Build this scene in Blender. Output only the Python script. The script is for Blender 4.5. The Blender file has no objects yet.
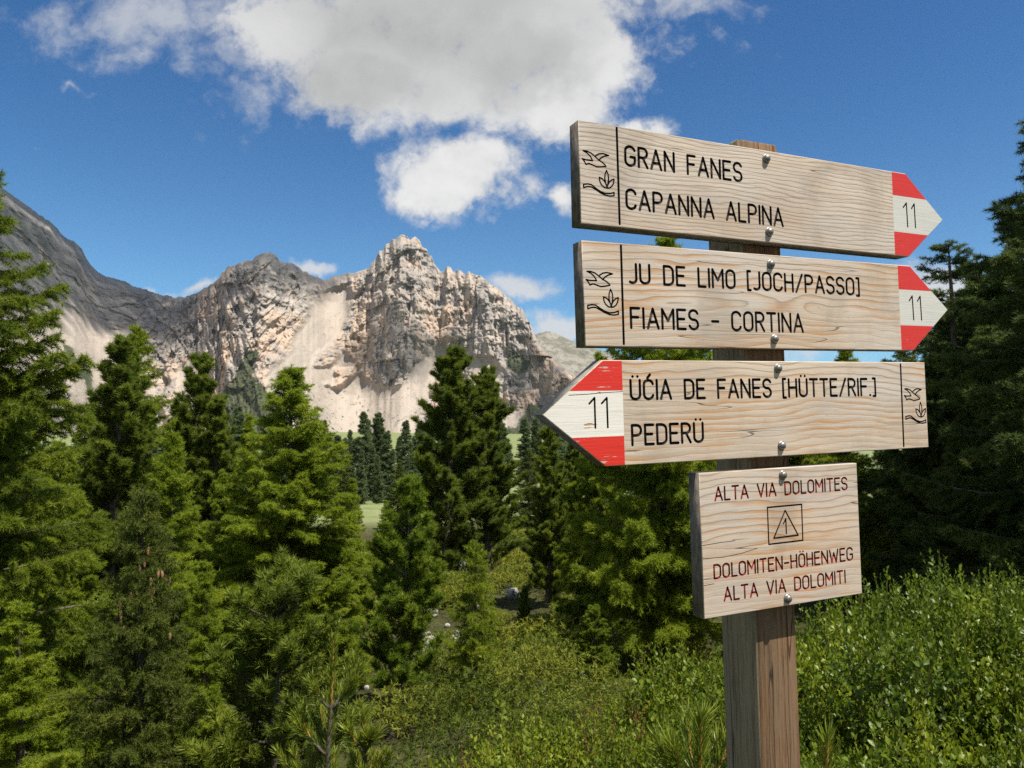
import bpy, math, random
import numpy as np
from mathutils import Matrix, Vector, geometry

D = bpy.data
SC = bpy.context.scene
COL = SC.collection
R = math.radians

# ---------------------------------------------------------------- camera
EYE = 1.62
PITCH, ROLL = 0.048142, 0.008871
FPX, CX, CY = 740.0, 512.0, 384.0
_fw = np.array([0, math.cos(PITCH), math.sin(PITCH)])
_r0 = np.array([1.0, 0, 0])
_u0 = np.cross(_r0, _fw)
_rt = math.cos(ROLL) * _r0 + math.sin(ROLL) * _u0
_up = -math.sin(ROLL) * _r0 + math.cos(ROLL) * _u0


def ray(px, py):
    px = np.asarray(px, float); py = np.asarray(py, float)
    return (_fw + _rt * ((px - CX) / FPX)[..., None] + _up * ((CY - py) / FPX)[..., None])


def at(px, py, Y):
    d = ray(px, py)
    p = d * (np.asarray(Y, float) / d[..., 1])[..., None]
    p[..., 2] += EYE
    return p


cam = D.cameras.new('camera')
cam.sensor_width = 36.0
cam.lens = 36.0 * FPX / 1024.0
cam.clip_start = 0.05
cam.clip_end = 20000
cam.dof.use_dof = True
cam.dof.focus_distance = 1.2
cam.dof.aperture_fstop = 20.0
cam_o = D.objects.new('camera', cam)
COL.objects.link(cam_o)
cam_o.matrix_world = Matrix(((_rt[0], _up[0], -_fw[0], 0), (_rt[1], _up[1], -_fw[1], 0),
                             (_rt[2], _up[2], -_fw[2], EYE), (0, 0, 0, 1)))
SC.camera = cam_o

# ---------------------------------------------------------------- light
SUN_E = R(63)
SUN_H = np.array([0.825, -0.565])          # horizontal direction towards the sun
SUN_H = SUN_H / np.linalg.norm(SUN_H)
SUN = np.array([SUN_H[0] * math.cos(SUN_E), SUN_H[1] * math.cos(SUN_E), math.sin(SUN_E)])
sun = D.lights.new('sun', 'SUN')
sun.energy = 5.0
sun.angle = R(0.53)
sun.color = (1.0, 0.93, 0.82)
sun_o = D.objects.new('sun', sun)
COL.objects.link(sun_o)
sun_o.rotation_euler = Vector(SUN).to_track_quat('Z', 'Y').to_euler()

SC.view_settings.view_transform = 'Standard'
SC.view_settings.look = 'None'
SC.view_settings.exposure = 0.66
SC.view_settings.gamma = 1.0
SC.render.engine = 'CYCLES'
SC.cycles.max_bounces = 6
SC.cycles.diffuse_bounces = 3
SC.cycles.transparent_max_bounces = 24
SC.cycles.sample_clamp_indirect = 4.0
SC.cycles.use_denoising = False

# ---------------------------------------------------------------- node helpers


class NT:
    def __init__(self, tree):
        self.t = tree
        tree.nodes.clear()

    def n(self, kind, **kw):
        nd = self.t.nodes.new(kind)
        for k, v in kw.items():
            setattr(nd, k, v)
        return nd

    def put(self, sock, v):
        if v is None:
            return
        if isinstance(v, bpy.types.NodeSocket):
            self.t.links.new(v, sock)
        else:
            if isinstance(v, (tuple, list)) and sock.type == 'RGBA' and len(v) == 3:
                v = (*v, 1.0)
            sock.default_value = v

    def math(self, op, a, b=None, c=None, clamp=False):
        nd = self.n('ShaderNodeMath', operation=op)
        nd.use_clamp = clamp
        self.put(nd.inputs[0], a); self.put(nd.inputs[1], b); self.put(nd.inputs[2], c)
        return nd.outputs[0]

    def vmath(self, op, a, b=None, out=0):
        nd = self.n('ShaderNodeVectorMath', operation=op)
        self.put(nd.inputs[0], a)
        if b is not None:
            self.put(nd.inputs[1], b)
        return nd.outputs[out]

    def noise(self, vec, scale, detail=4, rough=0.55, dist=0.0, color=False):
        nd = self.n('ShaderNodeTexNoise')
        self.put(nd.inputs['Vector'], vec)
        nd.inputs['Scale'].default_value = scale
        nd.inputs['Detail'].default_value = detail
        nd.inputs['Roughness'].default_value = rough
        nd.inputs['Distortion'].default_value = dist
        return nd.outputs['Color' if color else 'Fac']

    def mapr(self, v, a, b, c=0.0, d=1.0, smooth=True):
        nd = self.n('ShaderNodeMapRange')
        nd.interpolation_type = 'SMOOTHSTEP' if smooth else 'LINEAR'
        self.put(nd.inputs[0], v)
        for i, x in zip((1, 2, 3, 4), (a, b, c, d)):
            self.put(nd.inputs[i], x)
        return nd.outputs[0]

    def mix(self, f, a, b, mode='MIX'):
        nd = self.n('ShaderNodeMix', data_type='RGBA', blend_type=mode)
        self.put(nd.inputs[0], f); self.put(nd.inputs[6], a); self.put(nd.inputs[7], b)
        return nd.outputs[2]

    def attr(self, name):
        nd = self.n('ShaderNodeAttribute')
        nd.attribute_name = name
        return nd.outputs['Fac']

    def scale_vec(self, v, s):
        return self.vmath('MULTIPLY', v, s)


def material(name):
    m = D.materials.new(name)
    m.use_nodes = True
    return m, NT(m.node_tree)


def finish(nt, color, rough=0.7, spec=0.3, normal=None, metal=0.0, translucent=0.0):
    p = nt.n('ShaderNodeBsdfPrincipled')
    nt.put(p.inputs['Base Color'], color)
    nt.put(p.inputs['Roughness'], rough)
    nt.put(p.inputs['Specular IOR Level'], spec)
    nt.put(p.inputs['Metallic'], metal)
    nt.put(p.inputs['Normal'], normal)
    o = nt.n('ShaderNodeOutputMaterial')
    sh = p.outputs[0]
    if translucent:
        tr = nt.n('ShaderNodeBsdfTranslucent')
        nt.put(tr.inputs[0], color)
        mx = nt.n('ShaderNodeMixShader')
        mx.inputs[0].default_value = translucent
        nt.t.links.new(sh, mx.inputs[1]); nt.t.links.new(tr.outputs[0], mx.inputs[2])
        sh = mx.outputs[0]
    nt.t.links.new(sh, o.inputs['Surface'])
    return p


def bump(nt, height, strength=0.5, dist=0.01):
    b = nt.n('ShaderNodeBump')
    b.inputs['Strength'].default_value = strength
    b.inputs['Distance'].default_value = dist
    nt.put(b.inputs['Height'], height)
    return b.outputs[0]


# ---------------------------------------------------------------- sky with clouds
world = D.worlds.new('World')
SC.world = world
world.use_nodes = True
w = NT(world.node_tree)
sky = w.n('ShaderNodeTexSky', sky_type='NISHITA')
sky.sun_disc = False
sky.sun_elevation = SUN_E
sky.sun_rotation = math.atan2(SUN_H[0], SUN_H[1])
sky.altitude = 2000
sky.air_density = 1.0
sky.dust_density = 0.8
sky.ozone_density = 3.0
SKY_STRENGTH = 0.077
tc = w.n('ShaderNodeTexCoord')
sep = w.n('ShaderNodeSeparateXYZ')
w.put(sep.inputs[0], tc.outputs['Generated'])
yy = w.math('MAXIMUM', sep.outputs[1], 0.02)
cu = w.math('DIVIDE', sep.outputs[0], yy)
cv = w.math('DIVIDE', sep.outputs[2], yy)
comb = w.n('ShaderNodeCombineXYZ')
w.put(comb.inputs[0], cu); w.put(comb.inputs[1], cv)
uv = comb.outputs[0]
# ragged edges: warp the sky coordinates
wn = w.noise(uv, 7.0, 5, 0.6, color=True)
wv = w.vmath('MULTIPLY', w.vmath('SUBTRACT', wn, (0.5, 0.5, 0.5)), (0.16, 0.13, 0.0))
uvw = w.vmath('ADD', uv, wv)


def sky_uv(px, py):
    d = ray(px, py)
    return float(d[0] / d[1]), float(d[2] / d[1])


def blob(px, py, rx, ry, gain=1.0, coords=None):
    u, v = sky_uv(px, py)
    k = 1.0 / FPX
    q = w.vmath('MULTIPLY', w.vmath('SUBTRACT', coords or uvw, (u, v, 0)), (1 / (rx * k), 1 / (ry * k), 0))
    ln = w.vmath('LENGTH', q, out=1)
    return w.math('MULTIPLY', w.math('SUBTRACT', 1.0, ln), gain)


def blobs(lst, coords=None):
    acc = None
    for b in lst:
        x = blob(*b, coords=coords)
        acc = x if acc is None else w.math('SMOOTH_MAX', acc, x, 0.12)
    return acc


dense = blobs([(455, -20, 260, 150), (400, 55, 170, 88), (520, 40, 130, 120), (590, 60, 75, 60), (560, 105, 60, 50),
               (462, 172, 80, 56), (440, 188, 54, 40), (562, 196, 22, 30, .8),
               (650, 122, 40, 22, 0.7), (300, 30, 120, 70, 0.9)])
thin = blobs([(150, 10, 170, 55, 0.8), (300, 60, 70, 60, .8), (250, 45, 110, 60, .8), (205, 70, 46, 38, 0.55), (135, 55, 60, 30, 0.5), (240, 80, 60, 60, 0.6), (90, 10, 70, 26, .5),
              (88, 83, 18, 9, 0.45), (35, 148, 18, 7, .4), (680, -5, 120, 26, 0.7)])
low = blobs([(520, 288, 62, 26, 0.9), (565, 332, 60, 22, 0.9), (205, 286, 36, 13, 0.8), (165, 288, 34, 15, 0.7), (318, 272, 26, 10, 0.7),
             (940, 300, 90, 60, 0.9), (800, 345, 120, 24, 0.5)])
n1 = w.noise(uv, 9.0, 9, 0.62)
n2 = w.noise(uvw, 26.0, 8, 0.65)
nn = w.math('ADD', w.math('MULTIPLY', w.math('SUBTRACT', n1, 0.5), 1.5), w.math('MULTIPLY', w.math('SUBTRACT', n2, 0.5), 0.7))
md = w.mapr(w.math('ADD', dense, nn), 0.0, 0.55)
mt = w.mapr(w.math('ADD', thin, w.math('MULTIPLY', nn, 1.3)), 0.06, 0.85, 0.0, 0.62)
ml = w.mapr(w.math('ADD', low, w.math('MULTIPLY', nn, 0.8)), 0.12, 0.7, 0.0, 0.85)
front = w.mapr(sep.outputs[1], 0.03, 0.15)
mask = w.math('MULTIPLY', w.math('MAXIMUM', md, w.math('MAXIMUM', mt, ml)), front)
# clouds added outside the view only, for brighter and more neutral fill light
gen = tc.outputs['Generated']
ahead = w.vmath('DOT_PRODUCT', gen, tuple(float(q) for q in _fw), out=1)
rest = w.math('MULTIPLY', w.mapr(w.noise(w.vmath('MULTIPLY', gen, (1, 1, 1.6)), 2.6, 8, .6), .44, .60), w.mapr(ahead, .72, .55))
mask = w.math('MAXIMUM', mask, w.math('MULTIPLY', rest, w.mapr(sep.outputs[2], 0.0, 0.1)))
# the thick middle of the large cloud is seen from its grey underside
grey = blobs([(430, 20, 240, 105), (370, 70, 120, 60), (520, 60, 110, 60)])
gm = w.mapr(w.math('ADD', grey, w.math('MULTIPLY', nn, 0.55)), -0.05, 0.8)
tex = w.mapr(n1, 0.3, 0.7, 0.95, 1.04)
body = w.mapr(w.math('ADD', dense, nn), 0.1, 0.9, 0.86, 1.0)
ccol = w.mix(gm, (6.9, 6.9, 6.85), (4.3, 4.35, 4.3))
ccol = w.mix(1.0, ccol, w.math('MULTIPLY', tex, body), 'MULTIPLY')
# deep polarised blue of the high-mountain sky
tint = w.mix(w.mapr(sep.outputs[2], 0.08, 0.50), (0.64, 1.0, 1.10), (0.33, 0.74, 1.02))
skyc = w.mix(1.0, sky.outputs[0], tint, 'MULTIPLY')
wc = w.mix(mask, skyc, ccol)
bg = w.n('ShaderNodeBackground')
w.put(bg.inputs[0], wc)
bg.inputs[1].default_value = SKY_STRENGTH
wo = w.n('ShaderNodeOutputWorld')
w.t.links.new(bg.outputs[0], wo.inputs[0])

# ---------------------------------------------------------------- object helpers


def tag(o, label=None, cat=None, group=None, kind=None):
    if label: o['label'] = label
    if cat: o['category'] = cat
    if group: o['group'] = group
    if kind: o['kind'] = kind
    return o


def make_mesh(name, V, F, mat=None, attrs=None, smooth=False):
    """V (n,3); F (m,3) or (m,4) integer array, or a list of such arrays."""
    me = D.meshes.new(name)
    Fs = F if isinstance(F, list) else [F]
    Fs = [np.asarray(f, np.int32) for f in Fs if len(f)]
    V = np.asarray(V, np.float32)
    me.vertices.add(len(V))
    me.vertices.foreach_set('co', V.ravel())
    li = np.concatenate([f.ravel() for f in Fs])
    tot = np.concatenate([np.full(len(f), f.shape[1], np.int32) for f in Fs])
    st = np.concatenate([[0], np.cumsum(tot)[:-1]]).astype(np.int32)
    me.loops.add(len(li)); me.polygons.add(len(tot))
    me.loops.foreach_set('vertex_index', li)
    me.polygons.foreach_set('loop_start', st)
    if smooth:
        me.polygons.foreach_set('use_smooth', np.ones(len(tot), bool))
    for k, a in (attrs or {}).items():
        at_ = me.attributes.new(k, 'FLOAT', 'POINT')
        at_.data.foreach_set('value', np.asarray(a, np.float32))
    me.update(calc_edges=True)
    if mat: me.materials.append(mat)
    return me


def link(name, data, parent=None, loc=(0, 0, 0)):
    o = D.objects.new(name, data)
    COL.objects.link(o)
    o.location = loc
    if parent: o.parent = parent
    return o


# ---------------------------------------------------------------- noise


def _hash(ix, iy, iz, seed):
    h = (ix * 374761393 + iy * 668265263 + iz * 2147483647 + seed * 974634777) & 0xFFFFFFFF
    h = ((h ^ (h >> 13)) * 1274126177) & 0xFFFFFFFF
    h = ((h ^ (h >> 16)) * 2246822519) & 0xFFFFFFFF
    return ((h ^ (h >> 15)) & 0xFFFFFF) / float(0xFFFFFF)


def vnoise(x, y, z=None, seed=0):
    x = np.asarray(x, float); y = np.asarray(y, float)
    z = np.zeros_like(x) if z is None else np.asarray(z, float)
    x, y, z = np.broadcast_arrays(x, y, z)
    fx, fy, fz = np.floor(x), np.floor(y), np.floor(z)
    ix, iy, iz = fx.astype(np.int64), fy.astype(np.int64), fz.astype(np.int64)
    tx, ty, tz = x - fx, y - fy, z - fz
    tx = tx * tx * tx * (tx * (tx * 6 - 15) + 10)
    ty = ty * ty * ty * (ty * (ty * 6 - 15) + 10)
    tz = tz * tz * tz * (tz * (tz * 6 - 15) + 10)
    o = 0
    for a in (0, 1):
        for b in (0, 1):
            for c in (0, 1):
                wgt = (tx if a else 1 - tx) * (ty if b else 1 - ty) * (tz if c else 1 - tz)
                o = o + wgt * _hash(ix + a, iy + b, iz + c, seed)
    return o * 2 - 1


def fbm(x, y, z=None, octv=5, gain=0.5, seed=0):
    o, a, f, s = 0, 1.0, 1.0, 0
    for i in range(octv):
        o = o + a * vnoise(x * f + i * 17.3, y * f + i * 9.1, None if z is None else z * f + i * 3.7, seed + i)
        s += a; a *= gain; f *= 2.03
    return o / s


def ridged(x, y, z=None, octv=5, gain=0.5, seed=0):
    o, a, f, s = 0, 1.0, 1.0, 0
    for i in range(octv):
        o = o + a * (1 - 2 * np.abs(vnoise(x * f + i * 11.3, y * f + i * 7.7, None if z is None else z * f, seed + i)))
        s += a; a *= gain; f *= 2.03
    return o / s


def sstep(a, b, x):
    t = np.clip((x - a) / (b - a), 0, 1)
    return t * t * (3 - 2 * t)


# ---------------------------------------------------------------- ground height
_gx = [-60, -2, 0, 1.2, 3, 6, 10, 15, 28, 50, 90, 120, 250, 600, 1500, 9000]
_gz = [0.6, 0.05, -0.05, -0.65, -1.9, -2.9, -3.35, -3.8, -4.9, -6.6, -9.2, -11.5, -17, -26, -34, -80]


def G(x, y):
    x = np.asarray(x, float); y = np.asarray(y, float)
    yb = np.minimum(3.15 + 0.5 * x, 4.5 + 0.12 * x)
    yb = np.maximum(yb, -6 + 0 * x)
    dd = y - yb
    g = np.interp(dd, _gx, _gz)
    g = g + 1.3 * sstep(2.5, 8, x) * sstep(1, 6, dd) * np.exp(-np.maximum(dd, 0) / 45)
    r = np.hypot(x, y)
    amp = sstep(3, 12, r) * 0.35 + sstep(40, 200, r) * 1.2
    g = g + amp * fbm(x / 4.5, y / 4.5, octv=4, seed=5)
    return g


# ---------------------------------------------------------------- ground mesh
gm_, nt = material('forest_floor')
geo = nt.n('ShaderNodeNewGeometry').outputs['Position']
a = nt.noise(geo, 0.9, 6, 0.65)
b = nt.noise(geo, 9.0, 5, 0.7)
c = nt.noise(geo, 0.16, 4, 0.6)
col = nt.mix(nt.mapr(a, 0.35, 0.65), (0.022, 0.024, 0.011), (0.055, 0.060, 0.020))
col = nt.mix(nt.mapr(b, 0.42, 0.72), col, (0.10, 0.095, 0.035))
col = nt.mix(nt.mapr(c, 0.55, 0.68), col, (0.06, 0.045, 0.028))
far = nt.mapr(nt.vmath('LENGTH', geo, out=1), 55, 80)
mead = nt.mix(nt.mapr(nt.noise(geo, 0.12, 5, .6), 0.4, 0.6), (0.15, 0.19, 0.07), (0.21, 0.23, 0.105))
col = nt.mix(far, col, mead)
finish(nt, col, 0.95, 0.1, bump(nt, b, 0.8, 0.05))


def build_ground():
    rs = np.concatenate([[0.0], np.geomspace(0.35, 5000, 300)])
    ang = np.concatenate([np.linspace(-45, 45, 420), np.linspace(47, 313, 134)])
    an = np.radians(90 - ang)
    na, nr = len(an), len(rs)
    X = rs[:, None] * np.cos(an)[None]; Y = rs[:, None] * np.sin(an)[None]
    V = np.stack([X, Y, G(X, Y)], -1).reshape(-1, 3)
    i = np.arange(nr - 1)[:, None] * na; j = np.arange(na)[None]; j2 = (j + 1) % na
    F = np.stack([i + j, i + na + j, i + na + j2, i + j2], -1).reshape(-1, 4)[:, ::-1]
    o = link('ground', make_mesh('ground', V, F, gm_, smooth=True))
    tag(o, kind='structure')


build_ground()

# ---------------------------------------------------------------- mountains
SKYLINE = np.array([(-260, 20), (-150, 92), (-60, 142), (0, 187), (20, 200), (36, 212), (50, 222), (62, 236), (75, 243), (84, 255), (88, 263), (103, 276),
                    (122, 280), (135, 288), (148, 289), (160, 295), (185, 298), (200, 291), (215, 281), (228, 267), (243, 261), (252, 260), (257, 254),
                    (268, 251), (275, 253), (280, 261), (292, 264), (310, 275), (325, 280), (335, 276), (350, 274), (362, 270), (369, 268), (372, 263), (377, 256), (379, 251), (384, 249), (386, 244), (390, 243), (392, 239), (396, 239), (399, 236), (403, 235), (408, 236), (410, 239), (415, 238.5),
                    (420, 241), (422, 246), (427, 249), (429, 255), (432, 258), (434, 264), (437, 267), (440, 272), (444, 271), (447, 267), (455, 271), (458, 269), (466, 274), (469, 272), (480, 278),
                    (497, 288), (508, 298), (520, 309), (529, 320), (533, 332), (540, 347), (560, 366), (590, 386), (640, 412), (720, 440)], float)


def inpoly(px, py, poly):
    poly = np.asarray(poly, float)
    r = np.zeros(px.shape, bool)
    n = len(poly)
    for i in range(n):
        x0, y0 = poly[i]; x1, y1 = poly[(i + 1) % n]
        cnd = ((y0 > py) != (y1 > py))
        with np.errstate(divide='ignore', invalid='ignore'):
            xi = (x1 - x0) * (py - y0) / (y1 - y0 + 1e-12) + x0
        r ^= cnd & (px < xi)
    return r


def blur(a, n):
    k = np.ones(n) / n
    for ax in (0, 1):
        a = np.apply_along_axis(lambda v: np.convolve(np.pad(v, n // 2, mode='edge'), k, 'valid')[:len(v)], ax, a)
    return a


mt_m, nt = material('dolomite_rock')
geo = nt.n('ShaderNodeNewGeometry').outputs['Position']
rock, scree, veg, warm = (nt.attr(k) for k in ('rock', 'scree', 'veg', 'warm'))
strat = nt.noise(nt.vmath('MULTIPLY', geo, (0.004, 0.004, 0.045)), 1.0, 6, 0.65, 0.4)
patch = nt.noise(nt.vmath('MULTIPLY', geo, (0.016, 0.010, 0.006)), 1.0, 6, 0.6)
fine = nt.noise(nt.vmath('MULTIPLY', geo, (0.12, 0.06, 0.09)), 1.0, 6, 0.7)
rc = nt.mix(nt.mapr(patch, 0.38, 0.62), (0.290, 0.262, 0.238), (0.43, 0.371, 0.315))
rc = nt.mix(nt.math('MULTIPLY', nt.mapr(strat, 0.45, 0.62), 0.55), rc, (0.20, 0.185, 0.175))
rc = nt.mix(nt.math('MULTIPLY', warm, nt.mapr(patch, 0.40, 0.58)), rc, (0.45, 0.342, 0.262))
rc = nt.mix(nt.math('MULTIPLY', nt.mapr(fine, 0.5, 0.7), 0.35), rc, (0.17, 0.158, 0.15))
sc_ = nt.mix(nt.mapr(nt.noise(nt.vmath('MULTIPLY', geo, (0.03, 0.004, 0.004)), 1.0, 5, .6), 0.35, 0.7), (0.40, 0.343, 0.290), (0.325, 0.285, 0.247))
sc_ = nt.mix(nt.math('MULTIPLY', nt.mapr(fine, 0.5, 0.75), 0.35), sc_, (0.22, 0.19, 0.15))
spz = nt.n('ShaderNodeSeparateXYZ'); nt.put(spz.inputs[0], geo)
dots = nt.noise(nt.vmath('MULTIPLY', geo, (0.075, 0.03, 0.075)), 1.0, 3, .6)
lowz = nt.mapr(spz.outputs[2], 190, -20)
sc_ = nt.mix(nt.math('MULTIPLY', nt.mapr(dots, .60, .66), lowz), sc_, (0.075, 0.085, 0.045))
sc_ = nt.mix(nt.math('MULTIPLY', nt.mapr(nt.noise(nt.vmath('MULTIPLY', geo, (0.05, 0.02, 0.05)), 1.0, 4, .6), .58, .66), .6), sc_, (0.24, 0.22, 0.20))
vc = nt.mix(nt.mapr(fine, 0.35, 0.65), (0.035, 0.050, 0.026), (0.10, 0.105, 0.055))
edge = nt.math('MULTIPLY', nt.math('SUBTRACT', fine, 0.5), 1.1)
col = nt.mix(nt.mapr(nt.math('ADD', scree, edge), 0.35, 0.65), rc, sc_)
col = nt.mix(nt.mapr(nt.math('ADD', veg, nt.math('ADD', nt.math('MULTIPLY', edge, 1.8), nt.math('MULTIPLY', nt.math('SUBTRACT', patch, .5), 1.6))), 0.42, 0.72), col, vc)
finish(nt, col, 0.95, 0.1, bump(nt, nt.math('ADD', fine, nt.math('MULTIPLY', strat, 0.6)), 0.7, 4.0))


def ridge_depth(px):
    return np.interp(px, [-260, 0, 90, 160, 200, 235, 268, 310, 335, 370, 405, 440, 500, 533, 600, 720],
                     [1350, 1750, 2150, 2450, 2450, 2250, 2200, 2450, 2650, 2560, 2500, 2540, 2400, 2300, 2000, 1700])


def build_mountain():
    px1 = np.arange(-150, 660, 0.8)
    sk = np.interp(px1, SKYLINE[:, 0], SKYLINE[:, 1])
    sk = sk + (2.4 * fbm(px1 / 8, px1 * 0, octv=5, gain=.65, seed=3) - 1.6 * np.abs(vnoise(px1 / 6.0, px1 * 0, seed=9)) + .6) * np.interp(px1, [-100, 40, 240, 370, 450, 560], [0.6, 0.7, 1.2, .8, 1.4, 1.4])
    nrow = 430
    q = np.linspace(0, 1, nrow)[:, None]
    bottom = 492.0
    PY = sk[None] + (bottom - sk[None]) * q
    PX = np.broadcast_to(px1[None], PY.shape).copy()
    # noise-warped image coordinates decide which ground lies where
    wx = PX + 7 * fbm(PX / 16, PY / 16, octv=4, seed=21)
    wy = PY + 6 * fbm(PX / 16, PY / 16, octv=4, seed=31)
    scree = np.zeros_like(PX)
    for poly in ([(-150, 330), (30, 298), (70, 312), (105, 325), (128, 330), (128, 352), (150, 380), (170, 430), (160, 500), (-150, 500)],
                 [(326, 288), (345, 284), (352, 296), (338, 330), (330, 352), (312, 362), (300, 400), (268, 410), (268, 380), (290, 350), (303, 318)],
                 [(300, 352), (330, 350), (345, 352), (362, 372), (378, 385), (400, 386), (420, 362), (432, 345), (446, 342), (452, 356), (430, 390), (426, 420), (440, 500),
                  (240, 500), (262, 430), (284, 392)],
                 [(178, 372), (196, 350), (204, 366), (214, 380), (205, 392), (222, 398), (200, 430), (180, 430)],
                 [(462, 360), (490, 356), (505, 372), (500, 380), (470, 372)],
                 [(470, 392), (520, 410), (530, 450), (460, 450)]):
        scree = np.maximum(scree, inpoly(wx, wy, poly).astype(float))
    for poly in ([(318, 352), (332, 345), (340, 356), (334, 370), (314, 370)], [(338, 372), (352, 362), (356, 372), (340, 386), (328, 386)],
                 [(376, 362), (398, 352), (408, 372), (402, 388), (384, 386)]):
        scree[inpoly(wx, wy, poly)] = 0
    veg = np.zeros_like(PX)
    for poly in ([(214, 404), (232, 376), (248, 352), (258, 350), (256, 376), (280, 408), (290, 500), (200, 500)],
                 [(60, 340), (70, 345), (92, 372), (98, 392), (86, 388), (72, 366)],
                 [(508, 346), (522, 352), (530, 366), (522, 378), (508, 368)],
                 [(530, 400), (600, 420), (640, 500), (500, 500), (515, 430)], [(470, 425), (640, 425), (640, 500), (440, 500)]):
        veg = np.maximum(veg, inpoly(wx, wy, poly).astype(float))
    sB = blur(scree, 7); vB = blur(veg, 7)
    rock = np.clip(1 - sB - vB * 0.6, 0, 1)
    # slope of the base surface
    tan_rock = np.interp(PX, [-150, 60, 150, 200, 320, 370, 440, 560], [1.0, 0.95, 1.0, 1.05, 1.15, 2.1, 2.1, 1.5])
    tsl = tan_rock * (1 - np.clip(sB + vB, 0, 1)) + 0.70 * np.clip(sB + vB, 0, 1)
    tsl = blur(tsl, 21)
    tsl = np.apply_along_axis(lambda q_: np.convolve(np.pad(q_, 30, mode='edge'), np.ones(61) / 61, 'valid'), 1, tsl)
    d = ray(PX, PY)
    v = d[..., 2] / d[..., 1]
    u = d[..., 0] / d[..., 1]
    Yd = np.zeros_like(PX)
    Yd[0] = ridge_depth(px1)
    for i in range(1, nrow):
        dv = v[i] - v[i - 1]
        Yd[i] = Yd[i - 1] + Yd[i - 1] * dv / (tsl[i] - v[i])
    Yd = np.maximum(Yd, 700)
    Yd = np.apply_along_axis(lambda q_: np.convolve(np.pad(q_, 12, mode='edge'), np.ones(25) / 25, 'valid'), 1, Yd)
    X = u * Yd; Z = v * Yd
    # buttresses, gullies, ledges: pushed out and in along the depth
    sh = X + 0.35 * Z
    midp = np.exp(-((PX - 245) / 60.0) ** 2)
    lft = sstep(190, 60, PX)
    rib = ridged(X / 95.0 + 0.4 * fbm(X / 90, Z / 90, seed=8), Z / 330.0, octv=3, seed=41)
    rib2 = ridged((X + 0.8 * Z) / 62.0, (Z - 0.5 * X) / 100.0, octv=4, gain=.55, seed=51)
    mid = ridged(X / 34.0, Z / 62.0, Yd / 120, octv=4, gain=.55, seed=61)
    fin = fbm(X / 9.0, Z / 7.0, Yd / 40, octv=3, gain=.6, seed=71)
    zz = Z / 30.0 + 0.9 * fbm(X / 160, Z / 160, seed=81)
    led = (zz - np.floor(zz))
    led = led ** 2
    rib3 = ridged(X / 46.0 + 0.6 * fbm(X / 50, Z / 50, seed=18), Z / 210.0, octv=3, gain=.6, seed=43)
    blk = vnoise(X / 26.0 + .3 * fin, Z / 30.0, Yd / 60, seed=66)
    disp = (52 * rib * (1 - 0.55 * midp) * (1 - .4 * lft) + 26 * rib3 * (1 - .5 * midp) * (1 - .4 * lft) + 34 * rib2 * (0.35 + 0.9 * midp) + 28 * mid * (1 - .35 * lft)
            + 9 * sstep(-.15, .15, blk) + 4.6 * fin + 4.5 * led * sstep(-.2, .4, fbm(X / 80, Z / 80, seed=5)) * (1 - midp))
    top = sstep(0.0, 0.05, q)
    def blocks(a, b, seed):
        return _hash(np.floor(a).astype(np.int64), np.floor(b).astype(np.int64), np.zeros(a.shape, np.int64), seed) - .5
    wx1 = X + 16 * fbm(X / 70, Z / 90, octv=4, seed=201); wz1 = Z + 22 * fbm(X / 80, Z / 80, octv=4, seed=202)
    wx1 = wx1 + midp * .8 * Z; wz1 = wz1 - midp * .45 * X
    towers = (44 * blocks(wx1 / 58, wz1 / 190, 1) + 26 * blocks(wx1 / 25 + .3, wz1 / 62, 2) + 12 * blocks(wx1 / 11, wz1 / 21, 3) + 5 * blocks(wx1 / 5.5, wz1 / 8, 4))
    crackn = np.minimum(1, np.abs(vnoise((X + 9 * fbm(X / 40, Z / 60, seed=203)) / 33.0, Z / 170.0, seed=204)) * 5)
    disp = disp * (.62 + .2 * lft) + towers * (1 - .75 * lft) - 12 * (1 - crackn) * (1 - .5 * lft)
    rk = blur(np.clip(1 - sB - .3 * vB, 0, 1), 5)
    amt = rk * (0.25 + 0.75 * top)
    gull = 1.6 * ridged(X / 11.0 + .6 * fbm(X / 40, Z / 90, seed=8), Z / 240.0, octv=3, seed=92) + 3.0 * fbm(X / 30.0 + 0.5 * fbm(X / 60, Z / 60, seed=7), Z / 260.0, octv=4, seed=91)
    Yd = Yd - disp * amt - gull * (1 - rk)
    X = u * Yd; Z = v * Yd
    fx = np.stack([X, Yd, Z + EYE], -1)
    # the far side, falling away behind the crest
    back = []
    for k, (dy, dz) in enumerate(((35, -14), (120, -90), (330, -330), (700, -800))):
        b = fx[0].copy()
        b[:, 1] += dy; b[:, 2] += dz + 14 * fbm(px1 / 9, px1 * 0 + k, octv=3, seed=17)
        back.append(b)
    P = np.concatenate([np.stack(back[::-1]), fx], 0)

    def ext(a):
        return np.concatenate([np.repeat(a[:1], 4, 0), a], 0)
    nr, nc = P.shape[:2]
    i = np.arange(nr - 1)[:, None] * nc; j = np.arange(nc - 1)[None]
    F = np.stack([i + j, i + nc + j, i + nc + j + 1, i + j + 1], -1).reshape(-1, 4)
    warm = sstep(0.0, 0.4, fbm(X / 120, Z / 120, octv=3, seed=77) + 0.3) * np.interp(PX, [0, 150, 220, 560], [0.35, 0.4, 1, 1])
    warm = np.clip(warm + 0.5 * np.exp(-((PX - 420) / 45) ** 2 - ((PY - 285) / 40) ** 2), 0, 1)
    me = make_mesh('mountain', P.reshape(-1, 3), F, mt_m,
                   dict(rock=ext(rock).ravel(), scree=ext(sB).ravel(), veg=ext(vB).ravel(), warm=ext(warm).ravel()), smooth=False)
    o = link('mountain', me)
    tag(o, kind='structure')
    return px1, PY, Yd


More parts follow.
